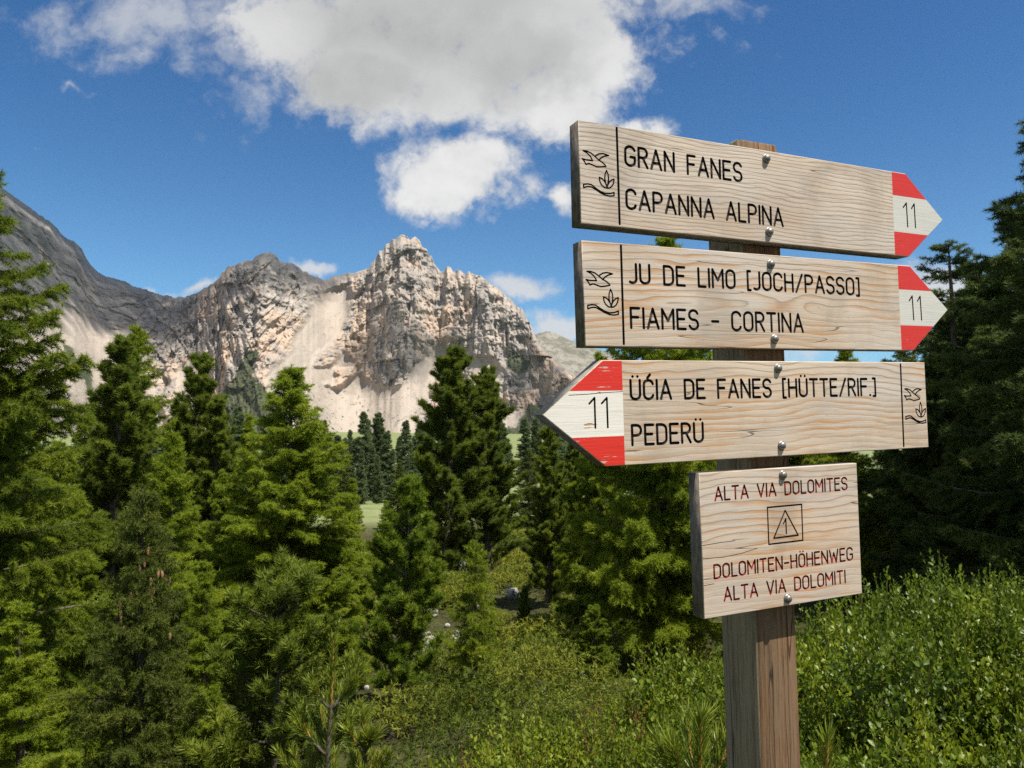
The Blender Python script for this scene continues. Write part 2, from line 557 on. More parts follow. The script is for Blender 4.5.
MTN = build_mountain()


def mtn_point(px, py):
    px1, PY, Yd = MTN
    j = int(np.clip(round((px - px1[0]) / 0.8), 0, len(px1) - 1))
    i = int(np.argmin(np.abs(PY[:, j] - py)))
    return at(px, PY[i, j], Yd[i, j])


hl_m, nt = material('grassy_far_hill')
geo = nt.n('ShaderNodeNewGeometry').outputs['Position']
hn = nt.noise(nt.vmath('MULTIPLY', geo, (0.010, 0.004, 0.02)), 1.0, 7, 0.65)
hf = nt.noise(nt.vmath('MULTIPLY', geo, (0.05, 0.02, 0.08)), 1.0, 6, 0.7)
col = nt.mix(nt.mapr(hn, 0.42, 0.6), (0.17, 0.165, 0.125), (0.29, 0.27, 0.23))
col = nt.mix(nt.mapr(hf, 0.5, 0.7), col, (0.09, 0.09, 0.07))
finish(nt, col, 0.95, 0.1, bump(nt, hf, 1.0, 14.0))


def build_hill():
    S = np.array([(430, 372), (490, 352), (520, 340), (534, 335), (547, 331), (560, 335), (577, 343), (600, 350), (640, 362), (700, 378), (800, 398), (1024, 425), (1400, 460)], float)
    px1 = np.arange(440, 1380, 1.4)
    sk = np.interp(px1, S[:, 0], S[:, 1]) + 0.8 * fbm(px1 / 9, px1 * 0, octv=4, seed=4)
    nrow = 150
    q = np.linspace(0, 1, nrow)[:, None]
    PY = sk + (470 - np.minimum(sk, 455)) * q
    PX = np.broadcast_to(px1[None], PY.shape)
    d = ray(PX, PY); v = d[..., 2] / d[..., 1]; u = d[..., 0] / d[..., 1]
    Yd = np.zeros_like(PX) + 3600.0
    for i in range(1, nrow):
        Yd[i] = Yd[i - 1] + Yd[i - 1] * (v[i] - v[i - 1]) / (0.62 - v[i])
    X = u * Yd; Z = v * Yd
    Yd = Yd - (45 * ridged((X + .6 * Z) / 150, Z / 260, octv=5, seed=14) + 10 * fbm(X / 20, Z / 16, octv=3, seed=15)) * sstep(0, 0.1, q)
    fx = np.stack([u * Yd, Yd, v * Yd + EYE], -1)
    bk = [fx[0] + np.array([0, dy, dz]) for dy, dz in ((900, -500), (200, -60))]
    P = np.concatenate([np.stack(bk), fx], 0)
    nr, nc = P.shape[:2]
    i = np.arange(nr - 1)[:, None] * nc; j = np.arange(nc - 1)[None]
    F = np.stack([i + j, i + nc + j, i + nc + j + 1, i + j + 1], -1).reshape(-1, 4)
    tag(link('hill', make_mesh('hill', P.reshape(-1, 3), F, hl_m)), kind='structure')


build_hill()

# the fair-weather clouds overhead whose shadows lie on the mountain
cl_m, nt = material('cloud_vapour')
_tp = nt.n('ShaderNodeBsdfTransparent'); _df = nt.n('ShaderNodeBsdfDiffuse'); _mx = nt.n('ShaderNodeMixShader'); _ou = nt.n('ShaderNodeOutputMaterial')
_df.inputs[0].default_value = (0.9, 0.9, 0.9, 1); _mx.inputs[0].default_value = 0.13
nt.t.links.new(_tp.outputs[0], _mx.inputs[1]); nt.t.links.new(_df.outputs[0], _mx.inputs[2]); nt.t.links.new(_mx.outputs[0], _ou.inputs[0])


def ico(sub=3):
    import bmesh
    bm = bmesh.new()
    bmesh.ops.create_icosphere(bm, subdivisions=sub, radius=1)
    V = np.array([v.co[:] for v in bm.verts]); F = np.array([[v.index for v in f.verts] for f in bm.faces])
    bm.free()
    return V, F


ICO2, ICO3, ICO4 = ico(2), ico(3), ico(4)


def build_shadow_clouds():
    rng = np.random.default_rng(4)
    # outlines, on the mountain face, of the shade the clouds throw
    regions = [[(-140, 20), (0, 150), (60, 200), (105, 250), (160, 272), (190, 280), (214, 266), (216, 292), (200, 316), (175, 334), (158, 346), (128, 330), (100, 323), (66, 313), (30, 302), (-140, 300)],
               [(214, 294), (226, 254), (262, 236), (300, 250), (338, 266), (336, 294), (297, 294), (262, 282), (250, 276), (234, 276)],
               [(372, 330), (390, 334), (408, 324), (438, 342), (462, 352), (440, 366), (405, 378), (352, 376), (332, 372), (342, 356), (354, 346)],
               [(512, 362), (536, 358), (600, 408), (620, 440), (520, 440), (508, 405), (498, 388)],
               [(-140, 385), (50, 370), (70, 390), (88, 417), (92, 450), (-140, 450)]]
    VV, FF, n = [], [], 0
    V, F = ICO3
    for poly in regions:
        pg = np.array(poly, float)
        st = 10.0
        gx, gy = np.meshgrid(np.arange(pg[:, 0].min(), pg[:, 0].max(), st), np.arange(pg[:, 1].min(), pg[:, 1].max(), st))
        gx = gx + rng.uniform(-4, 4, gx.shape); gy = gy + rng.uniform(-4, 4, gy.shape)
        ok = inpoly(gx, gy, pg)
        for px, py in zip(gx[ok], gy[ok]):
          P0 = mtn_point(px, max(py, np.interp(px, SKYLINE[:, 0], SKYLINE[:, 1]) + 1))
          for off in ((-150, -75, 0, 75, 150) if poly[0][1] == 20 else (-70, 0, 75) if poly[0][1] in (20, 294) else (0,)):
            P = P0 + np.array([0, off, 0])
            c = P + SUN * ((1750 + rng.uniform(-30, 30) - P[2]) / SUN[2])
            r = P[1] / FPX * st * rng.uniform(0.85, 1.25)
            nz = 1 + 0.35 * fbm(V[:, 0] * 2 + n, V[:, 1] * 2, V[:, 2] * 2, octv=4, seed=6)
            VV.append(c + V * nz[:, None] * np.array([r, r * 1.0, r * .7])); FF.append(F + n); n += len(V)
    o = link('cloud', make_mesh('cloud', np.concatenate(VV), np.concatenate(FF), cl_m, smooth=True))
    tag(o, 'white fair weather cloud overhead shading part of the mountain', 'cloud', kind='stuff')


build_shadow_clouds()

# ---------------------------------------------------------------- mountain air
def build_haze():
    m, nt = material('thin_mountain_haze')
    v = nt.n('ShaderNodeVolumePrincipled')
    v.inputs['Color'].default_value = (0.80, 0.88, 1.0, 1)
    v.inputs['Density'].default_value = 0.00002
    v.inputs['Anisotropy'].default_value = 0.2
    o_ = nt.n('ShaderNodeOutputMaterial')
    nt.t.links.new(v.outputs[0], o_.inputs['Volume'])
    zs = [v_[2] for o_2 in COL.objects if o_2.name in ('mountain', 'hill', 'ground') for v_ in (o_2.bound_box[0], o_2.bound_box[6])]
    x0, x1, y0, y1, z0, z1 = -6200, 6200, -5200, 5600, min(zs) - 1, max(zs) + 20
    V = [(x, y, z) for z in (z0, z1) for x, y in ((x0, y0), (x1, y0), (x1, y1), (x0, y1))]
    F = [(0, 3, 2, 1), (4, 5, 6, 7), (0, 1, 5, 4), (1, 2, 6, 5), (2, 3, 7, 6), (3, 0, 4, 7)]
    tag(link('haze', make_mesh('haze', V, np.array(F), m)), 'thin pale air between the camera and the mountain', 'haze', kind='stuff')


build_haze()

# ---------------------------------------------------------------- materials for plants


def leaf_material(name, dark, mid, light, rough=0.55, spec=0.25, trans=0.3):
    m, nt = material(name)
    t = nt.attr('tone')
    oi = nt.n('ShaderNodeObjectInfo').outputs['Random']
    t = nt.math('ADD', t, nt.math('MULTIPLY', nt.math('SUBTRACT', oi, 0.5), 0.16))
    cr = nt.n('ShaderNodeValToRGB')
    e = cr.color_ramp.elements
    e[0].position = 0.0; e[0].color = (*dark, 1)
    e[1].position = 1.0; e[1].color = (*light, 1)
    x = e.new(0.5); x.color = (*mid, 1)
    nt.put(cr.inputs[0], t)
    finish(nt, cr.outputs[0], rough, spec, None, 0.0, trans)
    return m


# reflected plus transmitted share of the light: needles and leaves let about half of it through
M_LARCH = leaf_material('larch_needles', (0.112, 0.165, 0.012), (0.230, 0.302, 0.019), (0.38, 0.43, 0.034), trans=.5)
M_PINE = leaf_material('stone_pine_needles', (0.068, 0.102, 0.015), (0.155, 0.205, 0.023), (0.27, 0.315, 0.036), trans=0.45)
M_BRIGHTPINE = leaf_material('young_stone_pine_needles', (0.075, 0.125, 0.014), (0.165, 0.240, 0.020), (0.28, 0.35, 0.032), trans=0.48)
M_SPRUCE = leaf_material('spruce_needles', (0.055, 0.080, 0.014), (0.11, 0.14, 0.02), (0.20, 0.22, 0.03), trans=0.42)
M_NEARLARCH = leaf_material('deep_green_larch_needles', (0.082, 0.125, 0.012), (0.165, 0.222, 0.018), (0.285, 0.33, 0.030), trans=.5)
M_DARKLARCH = leaf_material('shaded_larch_needles', (0.042, 0.066, 0.016), (0.080, 0.118, 0.022), (0.145, 0.18, 0.034), trans=.42)  # darker copy of the larch colour, with the right-hand shade put into it
M_FAR = leaf_material('distant_needles', (0.085, 0.12, 0.055), (0.13, 0.175, 0.070), (0.19, 0.235, 0.09), trans=0.2)  # paler and bluer than near needles: distance haze put into the colour
M_SHRUB = leaf_material('glossy_shrub_leaves', (0.050, 0.090, 0.009), (0.130, 0.192, 0.013), (0.275, 0.325, 0.022), rough=0.42, spec=0.4, trans=0.42)
M_BILB = leaf_material('bilberry_leaves', (0.062, 0.108, 0.009), (0.152, 0.215, 0.013), (0.30, 0.335, 0.026), rough=0.5, spec=0.3, trans=0.45)
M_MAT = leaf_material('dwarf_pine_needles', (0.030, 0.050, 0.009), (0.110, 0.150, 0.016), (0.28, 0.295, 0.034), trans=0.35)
M_GRASS = leaf_material('alpine_grass', (0.055, 0.065, 0.014), (0.12, 0.13, 0.025), (0.22, 0.20, 0.06), trans=0.3)
M_REDSHOOT = leaf_material('reddish_shoots', (0.15, 0.045, 0.015), (0.26, 0.11, 0.02), (0.32, 0.2, 0.03), trans=0.35)

M_BARK, nt = material('conifer_bark')
oc = nt.n('ShaderNodeTexCoord').outputs['Object']
bn = nt.noise(nt.vmath('MULTIPLY', oc, (14, 14, 4)), 1.0, 6, 0.7)
finish(nt, nt.mix(nt.mapr(bn, 0.35, 0.65), (0.045, 0.035, 0.027), (0.15, 0.125, 0.10)), 0.95, 0.1, bump(nt, bn, 0.8, 0.02))
M_TWIG, nt = material('shrub_twigs')
finish(nt, (0.10, 0.065, 0.035), 0.8, 0.2)
M_CANDLE, nt = material('young_shoot_bark')
finish(nt, (0.30, 0.17, 0.045), 0.7, 0.2)

# ---------------------------------------------------------------- foliage geometry


def unit(a):
    return a / (np.linalg.norm(a, axis=-1, keepdims=True) + 1e-9)


def needles(rng, pos, axis, tone, n, length, width, spread, droop=0.0):
    """n thin triangles out of every pos, spread round axis."""
    m = len(pos)
    P = np.repeat(pos, n, 0); A = np.repeat(axis, n, 0); T = np.repeat(tone, n)
    rnd = rng.normal(size=(m * n, 3))
    dirs = unit(A * (1 - spread) + unit(rnd) * spread + np.array([0, 0, -droop]))
    L = length * rng.uniform(0.65, 1.15, (m * n, 1))
    side = unit(np.cross(dirs, rng.normal(size=(m * n, 3)))) * (width * 0.5)
    tip = P + dirs * L
    V = np.stack([P - side * 0.6, P + side * 0.6, P + dirs * L * 0.55 + side, tip, P + dirs * L * 0.55 - side], 1)
    k = m * n
    b = np.arange(k)[:, None] * 5
    F4 = b + np.array([[0, 1, 2, 4]])
    F3 = b + np.array([[4, 2, 3]])
    tn = np.clip(T + rng.normal(0, 0.06, k), 0, 1)
    return V.reshape(-1, 3), F4, F3, np.repeat(tn, 5)


def tris(rng, pos, axis, tone, n, length, width, spread, droop=0.0):
    m = len(pos)
    P = np.repeat(pos, n, 0); A = np.repeat(axis, n, 0); T = np.repeat(tone, n)
    dirs = unit(A * (1 - spread) + unit(rng.normal(size=(m * n, 3))) * spread + np.array([0, 0, -droop]))
    L = length * rng.uniform(0.65, 1.2, (m * n, 1))
    side = unit(np.cross(dirs, rng.normal(size=(m * n, 3)))) * (width * 0.5)
    V = np.stack([P - side, P + side, P + dirs * L], 1)
    k = m * n
    F = np.arange(k)[:, None] * 3 + np.array([[0, 1, 2]])
    tn = np.clip(T + rng.normal(0, 0.06, k), 0, 1)
    return V.reshape(-1, 3), F, np.repeat(tn, 3)


class Acc:
    def __init__(self):
        self.V, self.F3, self.F4, self.T, self.n = [], [], [], [], 0

    def add(self, V, F3=None, F4=None, T=None):
        if F3 is not None: self.F3.append(F3 + self.n)
        if F4 is not None: self.F4.append(F4 + self.n)
        self.V.append(V); self.T.append(np.zeros(len(V)) if T is None else T); self.n += len(V)

    def tube(self, pts, rad, k=4):
        pts = np.asarray(pts, float); rad = np.asarray(rad, float)
        m = len(pts)
        tg = unit(np.gradient(pts, axis=0))
        ref = np.array([0.31, 0.17, 0.93]) if abs(tg[0][2]) < 0.9 else np.array([1.0, 0.1, 0])
        s = unit(np.cross(tg, ref)); b = np.cross(tg, s)
        a = np.linspace(0, 2 * np.pi, k, endpoint=False)
        V = pts[:, None] + rad[:, None, None] * (np.cos(a)[None, :, None] * s[:, None] + np.sin(a)[None, :, None] * b[:, None])
        i = np.arange(m - 1)[:, None] * k; j = np.arange(k)[None]; j2 = (j + 1) % k
        F = np.stack([i + j, i + j2, i + k + j2, i + k + j], -1).reshape(-1, 4)
        self.add(V.reshape(-1, 3), F4=F)

    def mesh(self, name, mat, attr=True, smooth=False):
        Fs = []
        if self.F3: Fs.append(np.concatenate(self.F3))
        if self.F4: Fs.append(np.concatenate(self.F4))
        return make_mesh(name, np.concatenate(self.V), Fs, mat, {'tone': np.concatenate(self.T)} if attr else None, smooth)


def curve_pts(p0, az, el0, el1, L, n, rng, wob=0.08):
    e = np.linspace(el0, el1, n) + rng.normal(0, wob, n).cumsum() * 0.4
    a = az + rng.normal(0, wob, n).cumsum() * 0.5
    st = np.stack([np.cos(a) * np.cos(e), np.sin(a) * np.cos(e), np.sin(e)], -1) * (L / (n - 1))
    return p0 + np.concatenate([[np.zeros(3)], np.cumsum(st[:-1], 0)], 0)


def make_tree(kind, seed, H, Rad, fineness=1.0, sparse=1.0, bare=0.08, shape=0.85, tex_mat=None):
    """Returns (trunk mesh, crown mesh) for a conifer of height H and crown radius Rad."""
    rng = np.random.default_rng(seed)
    tr, cr = Acc(), Acc()
    n = 16
    hz = np.linspace(0, H, n)
    bend = np.stack([0.012 * H * np.sin(hz / H * 3 + seed), 0.012 * H * np.cos(hz / H * 2.3 + seed), hz], -1)
    bend[:, :2] -= bend[0, :2]
    r0 = 0.0165 * H + 0.004
    tr.tube(bend, r0 * (1 - hz / H) ** 0.8 + 0.006, 8)

    def axis_at(h):
        return np.array([np.interp(h, hz, bend[:, 0]), np.interp(h, hz, bend[:, 1]), h])
    step = {'larch': 0.155, 'pine': 0.20, 'spruce': 0.155}[kind] * (H / 7.0) ** 0.6 / sparse
    hs = np.arange(bare * H, H * 0.985, step)
    pos, axs, ton = [], [], []
    for h in hs:
        f = (h / H - bare) / (1 - bare)
        nb = rng.integers(5, 9) if kind == 'pine' else rng.integers(4, 7)
        if kind == 'pine':
            prof = Rad * min(1.0, (0.62 + 1.1 * f) if f < 0.35 else 1.0) * (max(1 - f, 0)) ** 0.62 + 0.10
        else:
            prof = Rad * min(1.0, 0.72 + 1.4 * f) * (1 - f) ** shape + 0.05
        for b in range(nb):
            az = rng.uniform(0, 2 * math.pi)
            L = prof * rng.choice([rng.uniform(0.55, 0.9), rng.uniform(0.85, 1.18)])
            if rng.uniform() < 0.06: L *= 0.45
            hh = h + rng.uniform(-1.0, 1.0) * step * (1.0 if f < .9 else .4)
            if kind == 'larch':
                el0, el1 = (0.30 - 0.55 * (1 - f)), (-0.10 + 0.55 * f)
                if rng.uniform() < .3: el1 += 0.3
            elif kind == 'spruce':
                el0, el1 = 0.15 - 0.55 * (1 - f) + 0.5 * f, -0.1 + 0.6 * f
            else:
                el0, el1 = 0.32 + 0.4 * f, 0.85 + 0.35 * f
            el0 += rng.normal(0, .17); el1 += rng.normal(0, .16)
            bp = curve_pts(axis_at(hh), az, el0, el1, L, 9, rng)
            tr.tube(bp[::2], np.linspace(0.012 * L + 0.006, 0.003, 5), 3)
            btone = np.clip(rng.normal(0.42, 0.13), 0.1, 0.8)
            tg = unit(np.gradient(bp, axis=0))
            if kind == 'pine':
                # shoots that bend upward and carry brushes of long needles
                m = max(6, int(L * 22 * fineness ** .5))
                s = rng.uniform(0.10, 1.0, m) ** 0.8
                s[:2] = 1.0
                idx = s * 8
                p = np.stack([np.interp(idx, np.arange(9), bp[:, k]) for k in range(3)], -1)
                t = np.stack([np.interp(idx, np.arange(9), tg[:, k]) for k in range(3)], -1)
                rnd = unit(rng.normal(size=(m, 3))); rnd[:, 2] = np.abs(rnd[:, 2]) * 0.9
                sd = unit(t * 0.75 + rnd * 0.75 + np.array([0, 0, 0.35]))
                sl = (0.10 + 0.30 * L * (1 - s) + 0.06 * rng.uniform(size=m)) * (H / 7) ** .3
                k = 5
                for q in range(k):
                    fq = (q + 0.6) / k
                    pos.append(p + sd * (sl * fq)[:, None]); axs.append(sd)
                    ton.append(np.clip(btone + 0.06 * (q - 2) + rng.normal(0, .07, m), 0, 1))
            else:
                m = max(5, int(L * 15 * fineness ** .5 / (H / 7) ** .3))
                s = np.linspace(0.12, 1.0, m)
                idx = s * 8
                p = np.stack([np.interp(idx, np.arange(9), bp[:, k]) for k in range(3)], -1)
                t = np.stack([np.interp(idx, np.arange(9), tg[:, k]) for k in range(3)], -1)
                sidev = unit(np.cross(t, np.array([0, 0, 1.0])))
                sg = np.where(np.arange(m) % 2, 1.0, -1.0)[:, None]
                drp = -0.45 if kind == 'larch' else -0.3
                for rep in range(2):
                    sd = unit(t * rng.uniform(.35, .8, (m, 1)) + sidev * sg * rng.uniform(.3, 1.0, (m, 1)) * (1 if rep == 0 else -0.6)
                              + np.array([0, 0, 1.0]) * rng.normal(drp * (1 - 0.8 * f), 0.28, (m, 1)))
                    sl = (0.06 + (0.37 if kind == 'larch' else .36) * L * (1 - s) ** 0.7 * rng.uniform(.35, 1.0, m)) + 0.05
                    k = max(3, int(np.ceil(sl.max() * 16 * fineness ** .5)))
                    for q in range(k):
                        fq = (q + 0.5) / k
                        keep = sl > 0
                        dz = np.array([0, 0, -0.12 if kind == 'larch' else -.10]) * (fq ** 2) * sl[:, None]
                        pos.append((p + sd * (sl * fq)[:, None] + dz)[keep]); axs.append(sd[keep])
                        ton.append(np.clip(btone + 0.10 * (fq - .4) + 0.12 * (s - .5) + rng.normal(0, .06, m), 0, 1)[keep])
    pos = np.concatenate(pos); axs = np.concatenate(axs); ton = np.concatenate(ton)
    hs_ = (H / 7.0) ** .45
    if kind == 'larch':
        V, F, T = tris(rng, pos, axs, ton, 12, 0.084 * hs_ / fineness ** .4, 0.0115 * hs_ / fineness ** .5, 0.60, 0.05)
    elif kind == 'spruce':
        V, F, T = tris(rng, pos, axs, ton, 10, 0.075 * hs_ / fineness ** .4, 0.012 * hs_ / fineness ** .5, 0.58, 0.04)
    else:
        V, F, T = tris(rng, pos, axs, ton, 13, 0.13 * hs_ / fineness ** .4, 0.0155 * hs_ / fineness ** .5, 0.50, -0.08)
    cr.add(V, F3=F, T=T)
    tp = bend[-1]
    V, F, T = tris(rng, tp[None] - np.linspace(0, .5, 8)[:, None] * np.array([0, 0, 1.0]), np.repeat([[0, 0, 1.0]], 8, 0), np.full(8, .5), 9, .10 * hs_, .016 * hs_, .5)
    cr.add(V, F3=F, T=T)
    mat = tex_mat or {'larch': M_LARCH, 'pine': M_PINE, 'spruce': M_SPRUCE}[kind]
    return tr.mesh(kind + '_trunk', M_BARK, False, True), cr.mesh(kind + '_crown', mat), H


LIB = {
    'larch_a': make_tree('larch', 11, 7.0, 1.75, shape=.78, bare=.14, sparse=1.5),
    'larch_b': make_tree('larch', 12, 7.0, 1.5, sparse=1.3),
    'larch_c': make_tree('larch', 13, 7.0, 1.3, bare=0.14),
    'larch_near': make_tree('larch', 14, 7.0, 2.1, fineness=2.6, sparse=1.25, bare=0.02, shape=0.8, tex_mat=M_NEARLARCH),
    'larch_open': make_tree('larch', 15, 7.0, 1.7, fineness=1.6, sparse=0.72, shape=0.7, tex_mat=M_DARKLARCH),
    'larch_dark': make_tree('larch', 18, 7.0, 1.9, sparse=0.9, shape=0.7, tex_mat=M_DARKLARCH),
    'larch_small': make_tree('larch', 16, 3.0, 0.75, fineness=1.3, sparse=0.8, bare=0.10),
    'pine_a': make_tree('pine', 21, 7.0, 1.55),
    'pine_b': make_tree('pine', 22, 7.0, 1.25),
    'pine_c': make_tree('pine', 23, 3.6, 0.85, fineness=1.2, tex_mat=M_BRIGHTPINE),
    'pine_near': make_tree('pine', 24, 2.0, 0.55, fineness=2.0, bare=0.02),
    'spruce_a': make_tree('spruce', 31, 4.0, 0.95, fineness=1.9, sparse=1.5, bare=0.03),
    'spruce_b': make_tree('spruce', 32, 7.0, 1.5),
}


def plant_tree(kind, px, top_py, Y, label, name, cat='tree', width=1.0, group=None, rot=None, base=None):
    tm, cm, H = LIB[kind]
    P = at(px, top_py, Y)
    x, y = float(P[0]), float(P[1])
    zb = float(G(x, y)) - 0.05 if base is None else base
    h = float(P[2]) - zb
    s = h / H
    o = link(name, None, None, (x, y, zb))
    rz = random.uniform(0, 6.28) if rot is None else rot
    o.rotation_euler = (0, 0, rz)
    o.scale = (s * width, s * width, s)
    link('trunk', tm, o); link('crown', cm, o)
    tag(o, label, cat, group)
    return o


random.seed(5)
TREES = [
    # kind, px, top py, Y, label, name, width
    ('larch_near', -44, 150, 7.0, 'tall feathery larch cut by the left edge of the photo', 'larch_tree', 1.0),
    ('pine_b', 115, 342, 20.0, 'dark pointed stone pine close left of the tall pale larch in front of the scree', 'pine_tree', 1.2),
    ('larch_b', 142, 327, 22.5, 'tall pale loose larch between the two dark pines on the left', 'larch_tree', 1.0),
    ('pine_b', 196, 358, 25.0, 'dark round topped pine below the saddle of the ridge', 'pine_tree', 1.15),
    ('pine_b', 213, 400, 24.0, 'lower pine shoulder to shoulder with the dark round topped pine', 'pine_tree', 1.2),
    ('larch_b', 172, 432, 12.5, 'light green larch in front of the dark round topped pine', 'larch_tree', 1.0),
    ('larch_c', 252, 414, 25.0, 'bright slim larch behind the left side of the big conical larch', 'larch_tree', 0.95),
    ('larch_a', 302, 366, 16.0, 'big conical light green larch left of the meadow gap', 'larch_tree', 1.28),
    ('pine_c', 405, 487, 13.0, 'bright green young stone pine standing before the dark pair of pines', 'pine_tree', 1.1),
    ('pine_a', 450, 353, 29.0, 'left and taller of the dark pair of big stone pines in the middle', 'pine_tree', 1.2),
    ('pine_a', 490, 372, 30.5, 'right and lower of the dark pair of big stone pines in the middle', 'pine_tree', 1.2),
    ('larch_small', 478, 538, 13.2, 'small slender larch with a thin dark stem in the clearing', 'larch_tree', 0.85),
    ('pine_b', 549, 430, 24.0, 'dark narrow pine below the tip of the left pointing board', 'pine_tree', 1.1),
    ('larch_a', 668, 232, 15.5, 'tall larch behind the signpost with its top peeping out between the two upper boards', 'larch_tree', 0.95),
    ('larch_b', 605, 352, 18.5, 'larch left of the tall larch behind the lower boards', 'larch_tree', 0.85),
    ('larch_b', 850, 343, 18.0, 'green larch showing right of the lowest board', 'larch_tree', 0.95),
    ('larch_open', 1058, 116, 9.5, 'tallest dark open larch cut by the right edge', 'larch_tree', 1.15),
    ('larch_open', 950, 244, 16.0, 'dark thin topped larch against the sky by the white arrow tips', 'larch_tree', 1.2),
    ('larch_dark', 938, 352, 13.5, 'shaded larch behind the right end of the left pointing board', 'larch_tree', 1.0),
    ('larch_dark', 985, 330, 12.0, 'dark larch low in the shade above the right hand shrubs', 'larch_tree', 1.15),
    ('spruce_a', 150, 488, 5.4, 'young spruce hung with brown cones in the left thicket', 'spruce_tree', 0.8),
    ('pine_near', 273, 588, 5.6, 'bushy dark young pine behind the yellow tipped sapling', 'pine_tree', 1.25),
    # fillers of the wood behind
    ('larch_a', 60, 440, 15.0, 'mid green larch filling the gap right of the left edge larch', 'larch_tree', 0.85),
    ('larch_c', 78, 590, 9.5, 'low bushy larch in the left thicket beside the spruce with cones', 'larch_tree', 1.0),
    ('larch_b', 228, 470, 17.0, 'bright larch low between the pale larch and the big conical one', 'larch_tree', 1.0),
    ('larch_c', 205, 560, 9.0, 'thin young larch right of the spruce with cones', 'larch_tree', 0.95),
    ('spruce_b', 90, 420, 26.0, 'dark spruce deep in the left wood', 'spruce_tree', 1.2),
    ('larch_small', 338, 566, 15.0, 'little light larch at the foot of the big conical larch', 'larch_tree', 1.4),
    ('larch_c', 350, 478, 23.0, 'pale slim larch behind the right side of the big conical larch', 'larch_tree', 1.0),
    ('pine_c', 526, 590, 17.0, 'small pine in the clearing below the dark narrow pine', 'pine_tree', 0.8),
    ('pine_a', 578, 440, 33.0, 'dark pine behind the left pointing red tip', 'pine_tree', 1.0),
    ('larch_c', 715, 330, 22.0, 'larch directly behind the post and lowest board', 'larch_tree', 1.4),
    ('larch_a', 800, 365, 24.0, 'larch behind the right part of the left pointing board', 'larch_tree', 1.3),
    ('spruce_b', 905, 340, 27.0, 'dark spruce deep behind the right hand larches', 'spruce_tree', 1.3),
    ('larch_dark', 1060, 250, 11.0, 'shaded larch at the right margin below the tallest one', 'larch_tree', 1.2),
    ('larch_a', 20, 380, 18.0, 'larch behind the left edge larch', 'larch_tree', 0.9),
    ('larch_dark', 955, 480, 10.5, 'low shaded larch just above the shrubs right of the lowest board', 'larch_tree', 1.3),
    ('larch_c', 30, 600, 6.2, 'low larch sprays at the lower left corner', 'larch_tree', 1.2),
    ('spruce_b', 960, 300, 22.0, 'tall dark spruce behind the thin topped larch', 'spruce_tree', 1.3),
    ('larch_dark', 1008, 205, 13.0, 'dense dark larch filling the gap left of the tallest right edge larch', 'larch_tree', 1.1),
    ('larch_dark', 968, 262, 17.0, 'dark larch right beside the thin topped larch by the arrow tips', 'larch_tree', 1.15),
    ('spruce_b', 343, 452, 52.0, 'tallest spruce at the left end of the meadow gap', 'spruce_tree', 1.2),
    ('spruce_b', 398, 462, 60.0, 'spruce at the right end of the meadow gap beside the left big stone pine', 'spruce_tree', 1.2),
    ('spruce_b', 528, 448, 48.0, 'spruce between the right big stone pine and the dark narrow pine', 'spruce_tree', 1.15),
    ('larch_c', 385, 500, 40.0, 'tiny pale larch standing on the meadow gap', 'larch_tree', 1.2),
    ('pine_c', 522, 628, 15.0, 'bushy little pine on the shaded lower side of the clearing', 'pine_tree', 1.1),
    ('pine_c', 596, 610, 13.0, 'dark bushy young pine under the tall larch behind the signpost', 'pine_tree', 1.3),
]
for (k, px, tp, Y, lab, nm, wd) in TREES:
    plant_tree(k, px, tp, Y, lab, nm, width=wd)

# ---------------------------------------------------------------- distant trees below the scree
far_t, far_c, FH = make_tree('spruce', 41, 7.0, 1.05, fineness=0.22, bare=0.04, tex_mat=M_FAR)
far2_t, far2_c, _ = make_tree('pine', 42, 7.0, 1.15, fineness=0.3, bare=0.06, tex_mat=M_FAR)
rngf = np.random.default_rng(8)
FAR = [(349, 436, 150), (357, 446, 140), (366, 421, 128), (372, 452, 122), (380, 424, 135), (386, 438, 125), (362, 455, 118), (378, 462, 112), (391, 455, 118), (352, 470, 115)]
for i in range(95):
    px = rngf.uniform(318, 660) if i < 62 else rngf.uniform(30, 320)
    Y = rngf.uniform(140, 300)
    FAR.append((px, 444 - 2600 / Y + rngf.uniform(-12, 10), Y))
for i in range(34):
    px = rngf.choice([rngf.uniform(312, 350), rngf.uniform(394, 445), rngf.uniform(500, 660), rngf.uniform(60, 300)])
    Y = rngf.uniform(95, 138)
    FAR.append((px, 420 + 8600 / Y - 740 * rngf.uniform(7.0, 10.5) / Y, Y))
for i, (px, tp, Y) in enumerate(FAR):
    P = at(px, tp, Y)
    zb = float(G(P[0], P[1])) - 0.1
    s = max((float(P[2]) - zb) / FH, 0.7) * (1.12 if i < 10 else rngf.choice([rngf.uniform(.62, .95), rngf.uniform(.95, 1.15)]))
    pine = (i % 3 == 1)
    me = far2_c if pine else far_c
    o = link('distant_conifer', me, None, (float(P[0]), float(P[1]), zb))
    wd = rngf.uniform(.9, 1.7)
    o.scale = (s * wd, s * wd, s); o.rotation_euler = (0, 0, rngf.uniform(0, 6.28))
    tag(o, 'small bluish green conifer in the far belt of trees at the foot of the scree', 'tree', 'distant conifers below the scree')

# ---------------------------------------------------------------- cones on the young spruce
M_CONE, nt = material('brown_cone_scales')
oc = nt.n('ShaderNodeTexCoord').outputs['Object']
finish(nt, nt.mix(nt.noise(oc, 60, 3), (0.20, 0.10, 0.05), (0.34, 0.21, 0.11)), 0.7, 0.2)


def make_cone():
    a = Acc()
    z = np.linspace(0, -0.10, 12)
    prof = np.array([.003, .010, .015, .018, .019, .0195, .019, .018, .016, .013, .009, .002])
    prof = prof * (1 + 0.12 * (np.arange(12) % 2))
    a.tube(np.stack([0 * z, 0 * z, z], -1), prof, 8)
    return a.mesh('cone', M_CONE, False)


